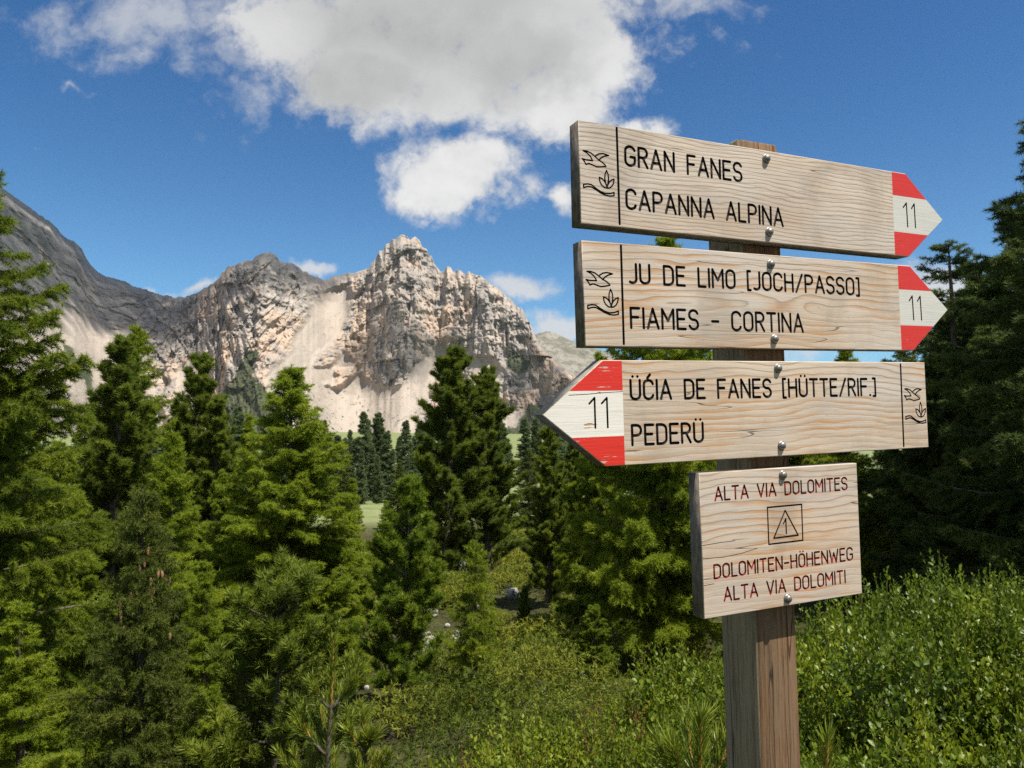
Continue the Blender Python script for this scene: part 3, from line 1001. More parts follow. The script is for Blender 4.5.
spr = [o for o in D.objects if o.name.startswith('spruce_tree') and o.get('label', '').startswith('young spruce hung')][0]
cone_me = make_cone()
rngc = np.random.default_rng(3)
SH = 4.0
for i in range(22):
    f = rngc.uniform(0.68, 0.88)
    az = -math.pi / 2 + rngc.normal(0, .9) - spr.rotation_euler.z
    r = 0.95 * (1 - f) ** .85 * rngc.uniform(.75, 1.02)
    c = link('cone', cone_me, spr, (r * math.cos(az), r * math.sin(az), SH * f + 0.02))
    c.scale = (.85, .85, .85); c.rotation_euler = (rngc.uniform(-.2, .2), rngc.uniform(-.2, .2), 0)

# ---------------------------------------------------------------- young pine with candle shoots


def make_sapling(seed, h, whorls, tone=0.55, nl=0.075):
    rng = np.random.default_rng(seed)
    st, nd, sh = Acc(), Acc(), Acc()
    stem = curve_pts(np.zeros(3), 0.3, 1.5, 1.57, h, 12, rng, 0.02)
    st.tube(stem[:9], np.linspace(0.016, 0.009, 9), 7)
    sh.tube(stem[7:], np.linspace(0.0085, 0.004, 5), 7)
    pos, ax, tn = [], [], []

    def brush(pts, t0, dens):
        L = np.linalg.norm(np.diff(pts, axis=0), axis=1).sum()
        m = max(6, int(L * dens))
        s = np.linspace(0.05, 1, m) * (len(pts) - 1)
        p = np.stack([np.interp(s, np.arange(len(pts)), pts[:, k]) for k in range(3)], -1)
        tg = unit(np.gradient(pts, axis=0))
        t = np.stack([np.interp(s, np.arange(len(pts)), tg[:, k]) for k in range(3)], -1)
        pos.append(p); ax.append(t); tn.append(np.clip(t0 + 0.25 * (s / s.max() - .5) + rng.normal(0, .06, m), 0, 1))
    brush(stem[1:], tone, 260)
    for wz in whorls:
        p0 = np.array([np.interp(wz * h, stem[:, 2], stem[:, k]) for k in range(3)])
        for b in range(rng.integers(4, 6)):
            az = rng.uniform(0, 6.28)
            L = h * (0.14 + 0.20 * (1 - wz)) * rng.uniform(.75, 1.2)
            bp = curve_pts(p0, az, 0.75, 1.40, L, 7, rng, .05)
            st.tube(bp[:4], np.linspace(0.007, 0.005, 4), 5)
            sh.tube(bp[3:], np.linspace(0.0045, 0.0025, 4), 5)
            brush(bp[1:], tone, 170)
            for q in range(2):
                i0 = rng.integers(2, 5)
                sp = curve_pts(bp[i0], az + rng.choice([-1, 1]) * rng.uniform(.5, 1.0), 0.6, 1.3, L * .45, 5, rng, .05)
                sh.tube(sp, np.linspace(0.004, 0.002, 5), 4)
                brush(sp, tone + .05, 170)
    pos = np.concatenate(pos); ax = np.concatenate(ax); tn = np.concatenate(tn)
    V, F4, F3, T = needles(rng, pos, ax, tn, 6, nl, 0.0028, 0.36)
    nd.add(V, F3=F3, F4=F4, T=T)
    return st.mesh('stem', M_BARK, False), sh.mesh('shoots', M_CANDLE, False), nd.mesh('needles', M_SAP)


M_SAP = leaf_material('young_pine_needles', (0.055, 0.095, 0.010), (0.12, 0.175, 0.016), (0.27, 0.29, 0.024), rough=0.45, spec=0.4, trans=0.2)


def put_sapling(px, tp, Y, seed, whorls, label, group=None, nl=.052):
    P = at(px, tp, Y)
    zb = float(G(P[0], P[1])) - 0.02
    st, sh, nd = make_sapling(seed, float(P[2]) - zb, whorls, nl=nl)
    o = link('pine_sapling', None, None, (float(P[0]), float(P[1]), zb))
    link('stem', st, o); link('shoots', sh, o); link('needles', nd, o)
    tag(o, label, 'sapling', group)


put_sapling(322, 640, 3.1, 5, (0.12, 0.3, 0.5, 0.7), 'young pine sapling with upright yellow candle shoots at the bottom left of centre')
put_sapling(362, 715, 3.0, 6, (0.2, 0.5, 0.75), 'short pine sapling just right of the one with tall candle shoots')
put_sapling(684, 722, 1.75, 7, (0.35, 0.6, 0.8), 'small long needled pine sapling in the shrubs left of the post', nl=.06)
put_sapling(812, 742, 1.7, 9, (0.4, 0.7), 'tiny pine sapling in the shrubs right beside the foot of the post', nl=.055)

# ---------------------------------------------------------------- shrubs in front


def leaf_quads(rng, pos, dirs, size, wid, tone):
    m = len(pos)
    nrm = unit(rng.normal(size=(m, 3)) + np.array([0, 0, 0.9]))
    s = unit(np.cross(dirs, nrm)); n = unit(np.cross(s, dirs))
    L = size[:, None]; W = L * wid
    b = pos; tip = pos + dirs * L - n * L * .12
    q1 = pos + dirs * L * .55 + s * W * .5 + n * L * .10
    q2 = pos + dirs * L * .55 - s * W * .5 + n * L * .10
    e1 = pos + dirs * L * .2 + s * W * .34 + n * L * .05
    e2 = pos + dirs * L * .2 - s * W * .34 + n * L * .05
    mid = pos + dirs * L * .55
    V = np.stack([b, e1, q1, tip, q2, e2, mid], 1).reshape(-1, 3)
    k = np.arange(m)[:, None] * 7
    F4 = np.concatenate([k + np.array([[0, 1, 2, 6]]), k + np.array([[6, 4, 5, 0]])])
    F3 = np.concatenate([k + np.array([[6, 2, 3]]), k + np.array([[6, 3, 4]])])
    return V, F3, F4, np.repeat(tone, 7)


def shrub_field(name, seed, xy, hgt, leaf, wid, spacing, mat, kindlabel, tone_shift=0.0, spread=.2, per=20):
    rng = np.random.default_rng(seed)
    lv, tw = Acc(), Acc()
    z0 = G(xy[:, 0], xy[:, 1])
    P, Dr, S, T = [], [], [], []
    for (x, y), z, h in zip(xy, z0, hgt):
      R_ = spread * rng.uniform(.75, 1.3)
      ctone = .20 * rng.normal()
      for _ in range(per):
        n = 7
        az = rng.uniform(0, 6.28)
        rr = math.sqrt(rng.uniform(0, 1))
        hs_ = h * (1.0 - .42 * rr * rr) * rng.uniform(.86, 1.07)
        lean = rr * R_ * .75 / hs_
        e0 = math.atan2(1.0, lean)
        st = curve_pts(np.array([x + R_ * .35 * rr * math.cos(az), y + R_ * .35 * rr * math.sin(az), z - .03]), az, e0 + rng.normal(0, .1), min(e0 + .25, 1.5), hs_, n, rng, .09)
        tw.tube(st[::2], np.array([.0032, .0027, .002, .001]), 3)
        btone = np.clip(rng.normal(.43, .09) + tone_shift + .55 * ctone + .28 * float(fbm(x * 2.2, y * 2.2, octv=2, seed=seed)), 0, 1)
        segs = [(st, 0.30)]
        for q in range(rng.integers(2, 5)):
            i0 = rng.integers(3, 6)
            sb = curve_pts(st[i0], rng.uniform(0, 6.28), .6, 1.3, h * rng.uniform(.14, .30), 4, rng, .08)
            segs.append((sb, 0.1))
        for sg, s0 in segs:
            L = np.linalg.norm(np.diff(sg, axis=0), axis=1).sum()
            m = max(4, int(L / spacing))
            s = np.linspace(s0, 1, m)
            idx = s * (len(sg) - 1)
            p = np.stack([np.interp(idx, np.arange(len(sg)), sg[:, k]) for k in range(3)], -1)
            a = np.arange(m) * 2.4 + rng.uniform(0, 6.28)
            el = 0.50 + 0.75 * s ** 2 + rng.normal(0, .22, m)
            d = np.stack([np.cos(a) * np.cos(el), np.sin(a) * np.cos(el), np.sin(el)], -1)
            P.append(p); Dr.append(d); S.append(leaf * rng.uniform(.6, 1.2, m) * (1 - .35 * s ** 3))
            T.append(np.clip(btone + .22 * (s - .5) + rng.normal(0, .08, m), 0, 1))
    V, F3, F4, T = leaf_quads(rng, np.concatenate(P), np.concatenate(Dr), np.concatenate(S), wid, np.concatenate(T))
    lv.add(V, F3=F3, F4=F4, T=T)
    o = link(name, lv.mesh(name, mat))
    tag(o, kindlabel, 'shrubs', kind='stuff')
    link('twigs', tw.mesh('twigs', M_TWIG, False), o)
    return o


def edge_y(x):
    return np.maximum(np.minimum(3.15 + 0.5 * x, 4.5 + 0.12 * x), -6)


rngs = np.random.default_rng(77)


def scatter(n, x0, x1, y0, y1, cond):
    x = rngs.uniform(x0, x1, n); y = rngs.uniform(y0, y1, n)
    k = cond(x, y)
    return np.stack([x[k], y[k]], -1)


# taller glossy willow shrubs on the right
xy = scatter(400, 0.35, 5.2, 1.55, 5.6, lambda x, y: (y < edge_y(x) + 1.2) & (x > 0.42 + 0.10 * y + .25 * vnoise(x * 2, y * 2)) & ((x - .42) ** 2 + (y - 1.23) ** 2 > .10))
hh = (0.42 + 0.20 * sstep(0.6, 2.2, xy[:, 0]) + 0.16 * sstep(1.7, 2.6, xy[:, 0]) + 0.20 * fbm(xy[:, 0] * 2.6, xy[:, 1] * 2.6, octv=3, seed=9)) * rngs.uniform(.6, 1.3, len(xy))
shrub_field('willow_shrubbery', 3, xy, hh, 0.036, 0.55, 0.0165, M_SHRUB, 'glossy green willow shrubs covering the bank right of the post', .03, .30, 29)
# lower, lighter bilberry between the post and the drop
xy = scatter(820, -2.6, 1.3, 1.5, 5.2, lambda x, y: (y < edge_y(x) + 1.1) & (x < 0.62 + 0.14 * y + .25 * vnoise(x * 2, y * 2)) & ((x - .42) ** 2 + (y - 1.23) ** 2 > .05))
hh = (0.27 + 0.17 * sstep(-.6, .9, xy[:, 0]) + 0.15 * fbm(xy[:, 0] * 2.8, xy[:, 1] * 2.8, octv=3, seed=19)) * rngs.uniform(.65, 1.3, len(xy))
shrub_field('bilberry_shrubbery', 4, xy, hh, 0.027, 0.56, 0.0155, M_BILB, 'low light green bilberry bushes sloping down left of the post', .04, .20, 19)
# reddish shoots among them
xy = scatter(110, -.3, 1.2, 2.2, 4.6, lambda x, y: (y < edge_y(x) + .9) & (vnoise(x * 1.8, y * 1.8, seed=3) > .05))
shrub_field('reddish_undergrowth', 6, xy, 0.42 * rngs.uniform(.8, 1.2, len(xy)), 0.018, 0.35, 0.022, M_REDSHOOT, 'thin reddish shoots rising out of the bilberry bushes', 0, .12, 4)

# ---------------------------------------------------------------- boulders
M_ROCK, nt = material('pale_limestone')
oc = nt.n('ShaderNodeTexCoord').outputs['Object']
rn = nt.noise(oc, 3.0, 7, .65)
finish(nt, nt.mix(nt.mapr(rn, .42, .60), (0.46, 0.44, 0.40), (0.17, 0.165, 0.14)), .95, .1, bump(nt, rn, .9, .08))


STONES = []


def ground_hit(px, py):
    Y = np.geomspace(2.2, 80, 900)
    P = at(np.full_like(Y, px), np.full_like(Y, py), Y)
    below = P[:, 2] < G(P[:, 0], P[:, 1])
    i = int(np.argmax(below)) if below.any() else len(Y) - 1
    return P[i]


def boulder(px, py, wpx, hpx, label, seed, group=None):
    """px, py: foot of the stone in the photo"""
    V, F = ICO4 if wpx > 10 else ICO3
    nz = 1 + 0.28 * ridged(V[:, 0] * 1.3 + seed, V[:, 1] * 1.3, V[:, 2] * 1.3, octv=4, seed=seed) + .08 * fbm(V[:, 0] * 5, V[:, 1] * 5, V[:, 2] * 5, seed=seed)
    U = V * nz[:, None]
    P = ground_hit(px, py)
    k = P[1] / FPX / 2 / 1.1
    U = U * np.array([wpx * k, (wpx + hpx) * .5 * k, hpx * k])
    o = link('boulder', make_mesh('boulder', U, F, M_ROCK), None, (float(P[0]), float(P[1]) + (wpx + hpx) * .25 * k, float(P[2]) + hpx * k * .75))
    STONES.append((float(P[0]), float(P[1])))
    tag(o, label, 'boulder', group)


for i, b in enumerate([(427, 659, 19, 28, 'tall whitish boulder in the clearing right of the bright young stone pine'),
                       (431, 617, 14, 10, 'small white stone above the tall whitish boulder'),
                       (512, 600, 14, 14, 'pale boulder on the slope right of the small slender larch'),
                       (458, 650, 15, 20, 'grey white boulder just left of the slender larch stem'),
                       (470, 613, 20, 11, 'flat white stone behind the slender larch crown'),
                       (462, 571, 13, 10, 'white stone under the dark pair of big stone pines'),
                       (222, 625, 9, 10, 'white stone in the gap of the left thicket'),
                       (240, 653, 10, 15, 'narrow pale stone below the white one in the left thicket'),
                       (590, 680, 19, 10, 'rounded pale stone at the shaded upper edge of the bilberry bushes'),
                       (368, 713, 9, 11, 'little grey stone beside the short pine sapling')]):
    boulder(*b, seed=50 + i)
for i, (px, py) in enumerate([(447, 628), (418, 632), (441, 590), (484, 640), (495, 627), (400, 600), (528, 612), (380, 640), (366, 690), (438, 570), (475, 578), (540, 640)]):
    boulder(px, py, 6 + (i * 5) % 5, 5 + (i * 3) % 4, 'small white stone scattered in the clearing among the dwarf pines', 70 + i, 'little white stones in the clearing')

# ---------------------------------------------------------------- dwarf pine mats and grass on the slope behind


def build_mats():
    rng = np.random.default_rng(12)
    a = Acc()
    n = 0
    cand = []
    for _ in range(900):
        Y = rng.uniform(4.5, 46) if rng.uniform() < .8 else rng.uniform(20, 60)
        X = rng.uniform(-0.75, 0.42) * Y
        if Y < edge_y(X) + 5.0: continue
        if vnoise(X / 3.0, Y / 3.0, seed=33) < -0.25: continue
        cand.append((X, Y))
    cand = cand[:210]
    for _ in range(170):
        Y = rng.uniform(11, 40); X = rng.uniform(-.26, .14) * Y
        cand.append((X, Y))
    for (X, Y) in cand:
        r = rng.choice([rng.uniform(.3, .6), rng.uniform(.6, 1.3)]); hgt = r * rng.uniform(.5, .9)
        mt_ = rng.normal(.55, .15) - (.22 if Y < 11.5 else -.05)  # nearer mats toned darker: the clearing's shade is put into their colour
        if any(abs(X / Y - bx / by) < .035 and Y < by + .2 and Y > by - 2.5 for bx, by in STONES): continue
        z = float(G(X, Y))
        m = int(330 * r * r / (1 + Y / 30)) + 70
        th = rng.uniform(0, 6.28, m); rr = np.sqrt(rng.uniform(0, 1, m)) * r * (1 + .25 * np.sin(th * 3 + X))
        lz = hgt * np.sqrt(np.clip(1 - (rr / (r * 1.3)) ** 2, 0, 1)) * rng.uniform(.55, 1.05, m)
        p = np.stack([X + rr * np.cos(th), Y + rr * np.sin(th), z + lz], -1)
        ax = unit(np.stack([np.cos(th) * .7, np.sin(th) * .7, 0.6 + 0 * th], -1) + rng.normal(0, .25, (m, 3)))
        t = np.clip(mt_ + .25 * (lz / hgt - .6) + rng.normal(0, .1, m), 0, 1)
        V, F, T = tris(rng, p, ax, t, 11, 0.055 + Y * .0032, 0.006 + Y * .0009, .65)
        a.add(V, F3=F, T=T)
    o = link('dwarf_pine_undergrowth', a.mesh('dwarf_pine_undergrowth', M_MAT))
    tag(o, 'low yellowish green dwarf pine and juniper mats over the forest slope', 'undergrowth', kind='stuff')
    g = Acc()
    m = 11000
    Y = rng.uniform(4.5, 45, m); X = rng.uniform(-.8, .5, m) * Y
    k = (Y > edge_y(X) - .3)
    X, Y = X[k], Y[k]
    p = np.stack([X, Y, G(X, Y)], -1)
    ax = unit(rng.normal(0, .35, (len(X), 3)) + np.array([0, 0, 1.0]))
    t = np.clip(.45 + .35 * fbm(X / 3, Y / 3, seed=2) + rng.normal(0, .1, len(X)), 0, 1)
    sc = (0.03 + Y * .0045)
    V, F, T = tris(rng, p, ax, t, 5, 1.0, 0.10, .35)
    V = V.reshape(-1, 3, 3)
    base = np.repeat(p, 5, 0)[:, None]
    V = base + (V - base) * np.repeat(sc, 5)[:, None, None]
    g.add(V.reshape(-1, 3), F3=F, T=T)
    o = link('grass', g.mesh('grass', M_GRASS))
    tag(o, 'tufts of mountain grass on the forest slope', 'grass', kind='stuff')


build_mats()

# ---------------------------------------------------------------- signpost
YAW, TILT, LEAN = 0.411920, -0.006975, 0.016113
BASE = np.array([0.4, 1.15, EYE])
d0 = np.array([math.cos(YAW), math.sin(YAW), 0]); n0 = np.array([math.sin(YAW), -math.cos(YAW), 0])
k0 = math.cos(TILT) * np.array([0, 0, 1.0]) + math.sin(TILT) * n0
n3 = np.cross(d0, k0)
d3 = math.cos(LEAN) * d0 + math.sin(LEAN) * k0
k3 = -math.sin(LEAN) * d0 + math.cos(LEAN) * k0
THICK = 0.026


def wood(name, c_light, c_dark, c_ring, ring_scale, ring_amt, axis, lines, seed, streak=0.5):
    """weathered larch: growth rings cut by the board plus fine grain along the length"""
    m, nt = material(name)
    oc = nt.n('ShaderNodeTexCoord').outputs['Object']
    oc = nt.vmath('ADD', oc, (seed * 1.37, 0, seed * 0.0))
    wob = nt.noise(nt.vmath('MULTIPLY', oc, (5.0, 5, 16)), 1.0, 3, .5)
    wob2 = nt.noise(nt.vmath('MULTIPLY', oc, (14.0, 14, 70)), 1.0, 4, .6)
    sp = nt.n('ShaderNodeSeparateXYZ'); nt.put(sp.inputs[0], oc)
    cxn = nt.noise(nt.vmath('MULTIPLY', oc, (2.4, 0, 0)), 1.0, 2, .5)
    zc = nt.math('ADD', nt.math('ADD', sp.outputs[2], axis[0]), nt.math('MULTIPLY', nt.math('SUBTRACT', cxn, .5), axis[1]))
    dep = nt.math('MULTIPLY', nt.math('SUBTRACT', nt.noise(nt.vmath('MULTIPLY', oc, (3.1, 0, 0)), 1.0, 2, .5), .5), axis[2])
    rad = nt.math('SQRT', nt.math('ADD', nt.math('MULTIPLY', zc, zc), nt.math('MULTIPLY', dep, dep)))
    rad = nt.math('ADD', rad, nt.math('MULTIPLY', nt.math('SUBTRACT', wob, .5), 0.030))
    rad = nt.math('ADD', rad, nt.math('MULTIPLY', nt.math('SUBTRACT', wob2, .5), 0.004))
    fr = nt.math('FRACT', nt.math('MULTIPLY', rad, ring_scale))
    ring = nt.math('MULTIPLY', nt.mapr(fr, 0.25, 0.90), nt.mapr(fr, 1.0, 0.92))
    fine = nt.noise(nt.vmath('MULTIPLY', oc, (9, 9, lines)), 1.0, 5, .65)
    fine2 = nt.noise(nt.vmath('MULTIPLY', oc, (28, 28, lines * 2.6)), 1.0, 3, .6)
    big = nt.noise(nt.vmath('MULTIPLY', oc, (4, 4, 11)), 1.0, 4, .6)
    dirt = nt.noise(nt.vmath('MULTIPLY', oc, (90, 90, 110)), 1.0, 3, .7)
    stain = nt.noise(nt.vmath('MULTIPLY', oc, (7.5, 7.5, 4.5)), 1.0, 5, .62, .6)
    grey_ = nt.noise(nt.vmath('MULTIPLY', nt.vmath('ADD', oc, (3.3, 0, 1.7)), (5.0, 5.0, 14)), 1.0, 5, .65)
    col = nt.mix(nt.mapr(big, .3, .7), c_light, c_dark)
    rmod = nt.mapr(nt.noise(nt.vmath('MULTIPLY', oc, (4.5, 4.5, 17)), 1.0, 3, .6), .40, .66)
    silver = nt.mapr(nt.noise(nt.vmath('MULTIPLY', oc, (3.2, 3.2, 9)), 1.0, 4, .6), .38, .66)
    col = nt.mix(nt.math('MULTIPLY', silver, .75), col, (.50, .455, .40))
    line_ = nt.math('MULTIPLY', nt.mapr(fr, 0.70, 0.94), nt.mapr(fr, 1.0, 0.94))
    col = nt.mix(nt.math('MULTIPLY', line_, .52), col, tuple(x * .52 for x in c_dark))
    col = nt.mix(nt.math('MULTIPLY', nt.math('MULTIPLY', ring, ring_amt), rmod), col, c_ring)
    col = nt.mix(nt.math('MULTIPLY', nt.mapr(fine, .48, .74), streak), col, tuple(x * .58 for x in c_dark))
    col = nt.mix(nt.math('MULTIPLY', nt.mapr(fine2, .55, .75), streak * .5), col, tuple(x * .55 for x in c_dark))
    col = nt.mix(nt.math('MULTIPLY', nt.mapr(stain, .50, .70), .42), col, tuple(x * .60 for x in c_dark))
    col = nt.mix(nt.math('MULTIPLY', nt.mapr(grey_, .52, .70), .5), col, (.37, .335, .30))
    col = nt.mix(nt.math('MULTIPLY', nt.mapr(dirt, .66, .74), .5), col, (.09, .07, .05))
    crk = nt.noise(nt.vmath('MULTIPLY', oc, (1.3, 1.3, 48)), 1.0, 1, .4)
    crack = nt.mapr(nt.math('ABSOLUTE', nt.math('SUBTRACT', crk, .64)), 0.0, .005, 1.0, 0.0)
    col = nt.mix(nt.math('MULTIPLY', crack, .7), col, (.05, .035, .025))
    h = nt.math('SUBTRACT', nt.math('MULTIPLY', ring, -.45), nt.math('ADD', nt.math('MULTIPLY', fine, .8), nt.math('ADD', nt.math('MULTIPLY', fine2, .5), nt.math('MULTIPLY', crack, 1.5))))
    finish(nt, col, .78, .22, bump(nt, h, .35, .0012))
    return m


W_A = wood('silvered_larch_fine', (.56, .48, .395), (.44, .345, .26), (.36, .23, .13), 150, .35, (0.22, .03, .1), 240, 1, .62)
W_B = wood('weathered_larch_flamed', (.57, .48, .39), (.49, .39, .29), (.46, .235, .09), 95, .85, (0.012, .05, .10), 170, 2, .42)
W_C = wood('weathered_larch_orange_grain', (.56, .465, .365), (.48, .375, .27), (.46, .225, .08), 95, .9, (-0.018, .07, .12), 180, 5, .42)
W_D = wood('pale_larch_square_cut', (.545, .44, .34), (.465, .355, .255), (.46, .23, .085), 85, .8, (0.01, .08, .12), 190, 9, .40)
M_ENDGRAIN, nt = material('dark_weathered_end_grain')
oc = nt.n('ShaderNodeTexCoord').outputs['Object']
en = nt.noise(nt.vmath('MULTIPLY', oc, (120, 120, 60)), 1.0, 5, .65)
finish(nt, nt.mix(nt.mapr(en, .35, .65), (.10, .088, .074), (.19, .168, .14)), .9, .1, bump(nt, en, .6, .002))
M_EDGE, nt = material('worn_pale_edge_paint')
oc = nt.n('ShaderNodeTexCoord').outputs['Object']
en = nt.noise(nt.vmath('MULTIPLY', oc, (90, 90, 60)), 1.0, 5, .65)
finish(nt, nt.mix(nt.mapr(en, .35, .7), (.36, .34, .30), (.22, .20, .17)), .8, .15)
M_BLACK, nt = material('black_groove_paint')
_bn = nt.noise(nt.n('ShaderNodeTexCoord').outputs['Object'], 130, 4, .6)
finish(nt, nt.mix(nt.mapr(_bn, .5, .72), (.011, .009, .008), (.075, .055, .04)), .75, .2)
M_CRACK, nt = material('bare_wood_in_crack')
finish(nt, (.22, .13, .07), .85, .1)
M_REDGROOVE, nt = material('dark_red_groove_paint')
_bn = nt.noise(nt.n('ShaderNodeTexCoord').outputs['Object'], 130, 4, .6)
finish(nt, nt.mix(nt.mapr(_bn, .5, .75), (.22, .009, .008), (.09, .012, .01)), .65, .25)


def paint(name, colr, wearcol, amount, scale=(14, 14, 130)):
    m, nt = material(name)
    oc = nt.n('ShaderNodeTexCoord').outputs['Object']
    nz = nt.noise(nt.vmath('MULTIPLY', oc, scale), 1.0, 5, .65)
    big = nt.noise(nt.vmath('MULTIPLY', oc, (22, 22, 40)), 1.0, 3, .6)
    wr = nt.mapr(nt.math('ADD', nz, nt.math('MULTIPLY', nt.math('SUBTRACT', big, .5), .8)), .74 - amount, .80 - amount)
    gr = nt.noise(nt.vmath('MULTIPLY', oc, (9, 9, 260)), 1.0, 4, .65)
    c = nt.mix(nt.math('MULTIPLY', nt.mapr(gr, .45, .7), .28), colr, tuple(x * .6 for x in colr))
    c = nt.mix(wr, c, wearcol)
    finish(nt, c, nt.math('ADD', .45, nt.math('MULTIPLY', wr, .4)), .35, bump(nt, nt.math('SUBTRACT', nt.math('MULTIPLY', gr, .5), nt.math('MULTIPLY', wr, .8)), .6, .0012))
    return m


P_RED = paint('red_trail_paint', (.56, .030, .020), (.45, .30, .22), .02)
P_REDWORN = paint('flaking_red_trail_paint', (.60, .030, .018), (.52, .42, .34), .11, (12, 12, 230))
P_WHITE = paint('white_trail_paint', (.55, .54, .485), (.40, .34, .26), .0, (6, 6, 130))
P_WHITEWORN = paint('chipped_white_trail_paint', (.70, .67, .60), (.42, .24, .13), .055, (5, 5, 90))
M_ZINC, nt = material('zinc_bolt_metal')
zn = nt.noise(nt.n('ShaderNodeTexCoord').outputs['Object'], 300, 4)
finish(nt, nt.mix(nt.mapr(zn, 0.35, .65), (.17, .165, .155), (.29, .28, .265)), .5, .5, None, .85)


# single stroke routed alphabet: strokes in a box of height 1
def arc(cx, cy, rx, ry, a0, a1, n=8):
    t = np.radians(np.linspace(a0, a1, n))
    return [(cx + rx * math.cos(q), cy + ry * math.sin(q)) for q in t]


def stadium(w, h=1.0, a0=None):
    r = w / 2
    return arc(r, h - r, r, r, 180, 0, 8) + arc(r, r, r, r, 0, -180, 8) + [(0, h - r)]


GL = {
    'A': (.54, [[(0, 0), (.27, 1), (.54, 0)], [(.10, .32), (.44, .32)]]),
    'B': (.46, [[(0, 0), (0, 1), (.26, 1)] + arc(.26, .76, .18, .24, 90, -90, 6) + [(0, .52)], [(.26, .52)] + arc(.26, .26, .20, .26, 90, -90, 6) + [(0, 0)]]),
    'C': (.48, [arc(.24, .76, .24, .24, 10, 180, 8) + arc(.24, .24, .24, .24, 180, 350, 8)]),
    'D': (.48, [[(0, 0), (0, 1), (.22, 1)] + arc(.22, .74, .26, .26, 90, 0, 6) + arc(.22, .26, .26, .26, 0, -90, 6) + [(0, 0)]]),
    'E': (.42, [[(.42, 1), (0, 1), (0, 0), (.42, 0)], [(0, .52), (.36, .52)]]),
    'F': (.42, [[(.42, 1), (0, 1), (0, 0)], [(0, .54), (.36, .54)]]),
    'G': (.50, [arc(.25, .75, .25, .25, 15, 180, 8) + arc(.25, .25, .25, .25, 180, 360, 8) + [(.50, .46), (.28, .46)]]),
    'H': (.48, [[(0, 0), (0, 1)], [(.48, 0), (.48, 1)], [(0, .52), (.48, .52)]]),
    'I': (.0, [[(0, 0), (0, 1)]]),
    'J': (.34, [[(.34, 1), (.34, .2)] + arc(.14, .2, .20, .20, 0, -130, 6)]),
    'L': (.38, [[(0, 1), (0, 0), (.38, 0)]]),
    'M': (.58, [[(0, 0), (0, 1), (.29, .40), (.58, 1), (.58, 0)]]),
    'N': (.50, [[(0, 0), (0, 1), (.50, 0), (.50, 1)]]),
    'O': (.48, [stadium(.48)]),
    'P': (.46, [[(0, 0), (0, 1), (.24, 1)] + arc(.24, .74, .22, .26, 90, -90, 8) + [(0, .48)]]),
    'R': (.46, [[(0, 0), (0, 1), (.24, 1)] + arc(.24, .75, .21, .25, 90, -90, 8) + [(0, .50)], [(.22, .50), (.46, 0)]]),
    'S': (.46, [arc(.23, .76, .23, .24, 20, 180, 7) + arc(.23, .74, .23, .24, 200, 268, 4) + arc(.23, .26, .23, .25, 88, -10, 6) + arc(.23, .24, .23, .24, -20, -165, 7)]),
    'T': (.48, [[(0, 1), (.48, 1)], [(.24, 1), (.24, 0)]]),
    'U': (.48, [[(0, 1), (0, .24)] + arc(.24, .24, .24, .24, 180, 360, 8) + [(.48, 1)]]),
    'V': (.52, [[(0, 1), (.26, 0), (.52, 1)]]),
    'W': (.74, [[(0, 1), (.18, 0), (.37, .75), (.56, 0), (.74, 1)]]),
    '-': (.34, [[(0, .45), (.34, .45)]]),
    '/': (.40, [[(0, -.02), (.40, 1.02)]]),
    '[': (.16, [[(.16, 1.03), (0, 1.03), (0, -.06), (.16, -.06)]]),
    ']': (.16, [[(0, 1.03), (.16, 1.03), (.16, -.06), (0, -.06)]]),
    '.': (.02, [[(0, .0), (.02, .0)]]),
    ' ': (.36, []),
}
_DI = lambda w_: [[(w_ / 2 - .13, 1.20), (w_ / 2 - .125, 1.20)], [(w_ / 2 + .125, 1.20), (w_ / 2 + .13, 1.20)]]
GL['Ü'] = (GL['U'][0], GL['U'][1] + _DI(.48))
GL['Ö'] = (GL['O'][0], GL['O'][1] + _DI(.48))
GL['Ć'] = (GL['C'][0], GL['C'][1] + [[(.20, 1.12), (.34, 1.30)]])


def text_strokes(s, x0, x1, y0, y1, gap=.21):
    wtot = sum(GL[c][0] for c in s) + gap * (len(s) - 1)
    kx = (x1 - x0) / wtot; ky = y1 - y0
    out, x = [], 0.0
    for c in s:
        w_, st = GL[c]
        for p in st:
            out.append([(x0 + (x + q[0]) * kx, y0 + q[1] * ky) for q in p])
        x += w_ + gap
    return out


WING1 = [(-319.7, 30.1), (-313.9, 30.3), (-306.6, 28.2), (-300.8, 24.4), (-295.7, 20.5), (-289.1, 17.4), (-284.7, 14.4), (-283.3, 12.2), (-290.8, 10.6), (-298.2, 9.7), (-304.8, 11.5),
         (-310.7, 13.0), (-315.8, 11.1), (-317.9, 15.1), (-321.5, 18.6), (-315.7, 17.6), (-304.7, 17.7), (-308.2, 23.5), (-313.9, 27.9), (-319.7, 30.1)]
WING2 = [(-299.3, 25.9), (-294.0, 28.9), (-287.3, 30.1), (-278.4, 28.6), (-285.2, 26.7), (-290.4, 23.8), (-295.0, 19.7)]
LEAFM = [(-282.4, 6.4), (-285.1, .2), (-285.6, -6.4), (-284.0, -12.8), (-282.3, -18.5), (-280.7, -12.4), (-279.3, -5.7), (-279.9, .8), (-282.4, 6.4)]
LEAFL = [(-294.5, -4.8), (-294.0, -10.0), (-291.5, -14.9), (-287.1, -18.4), (-282.3, -19.1), (-283.2, -14.0), (-286.1, -9.7), (-289.7, -6.2), (-294.5, -4.8)]
LEAFR = [(-270.2, -4.9), (-271.6, -11.4), (-274.3, -15.6), (-278.1, -18.4), (-282.3, -19.1), (-281.0, -14.4), (-277.9, -9.5), (-274.0, -6.1), (-270.2, -4.9)]
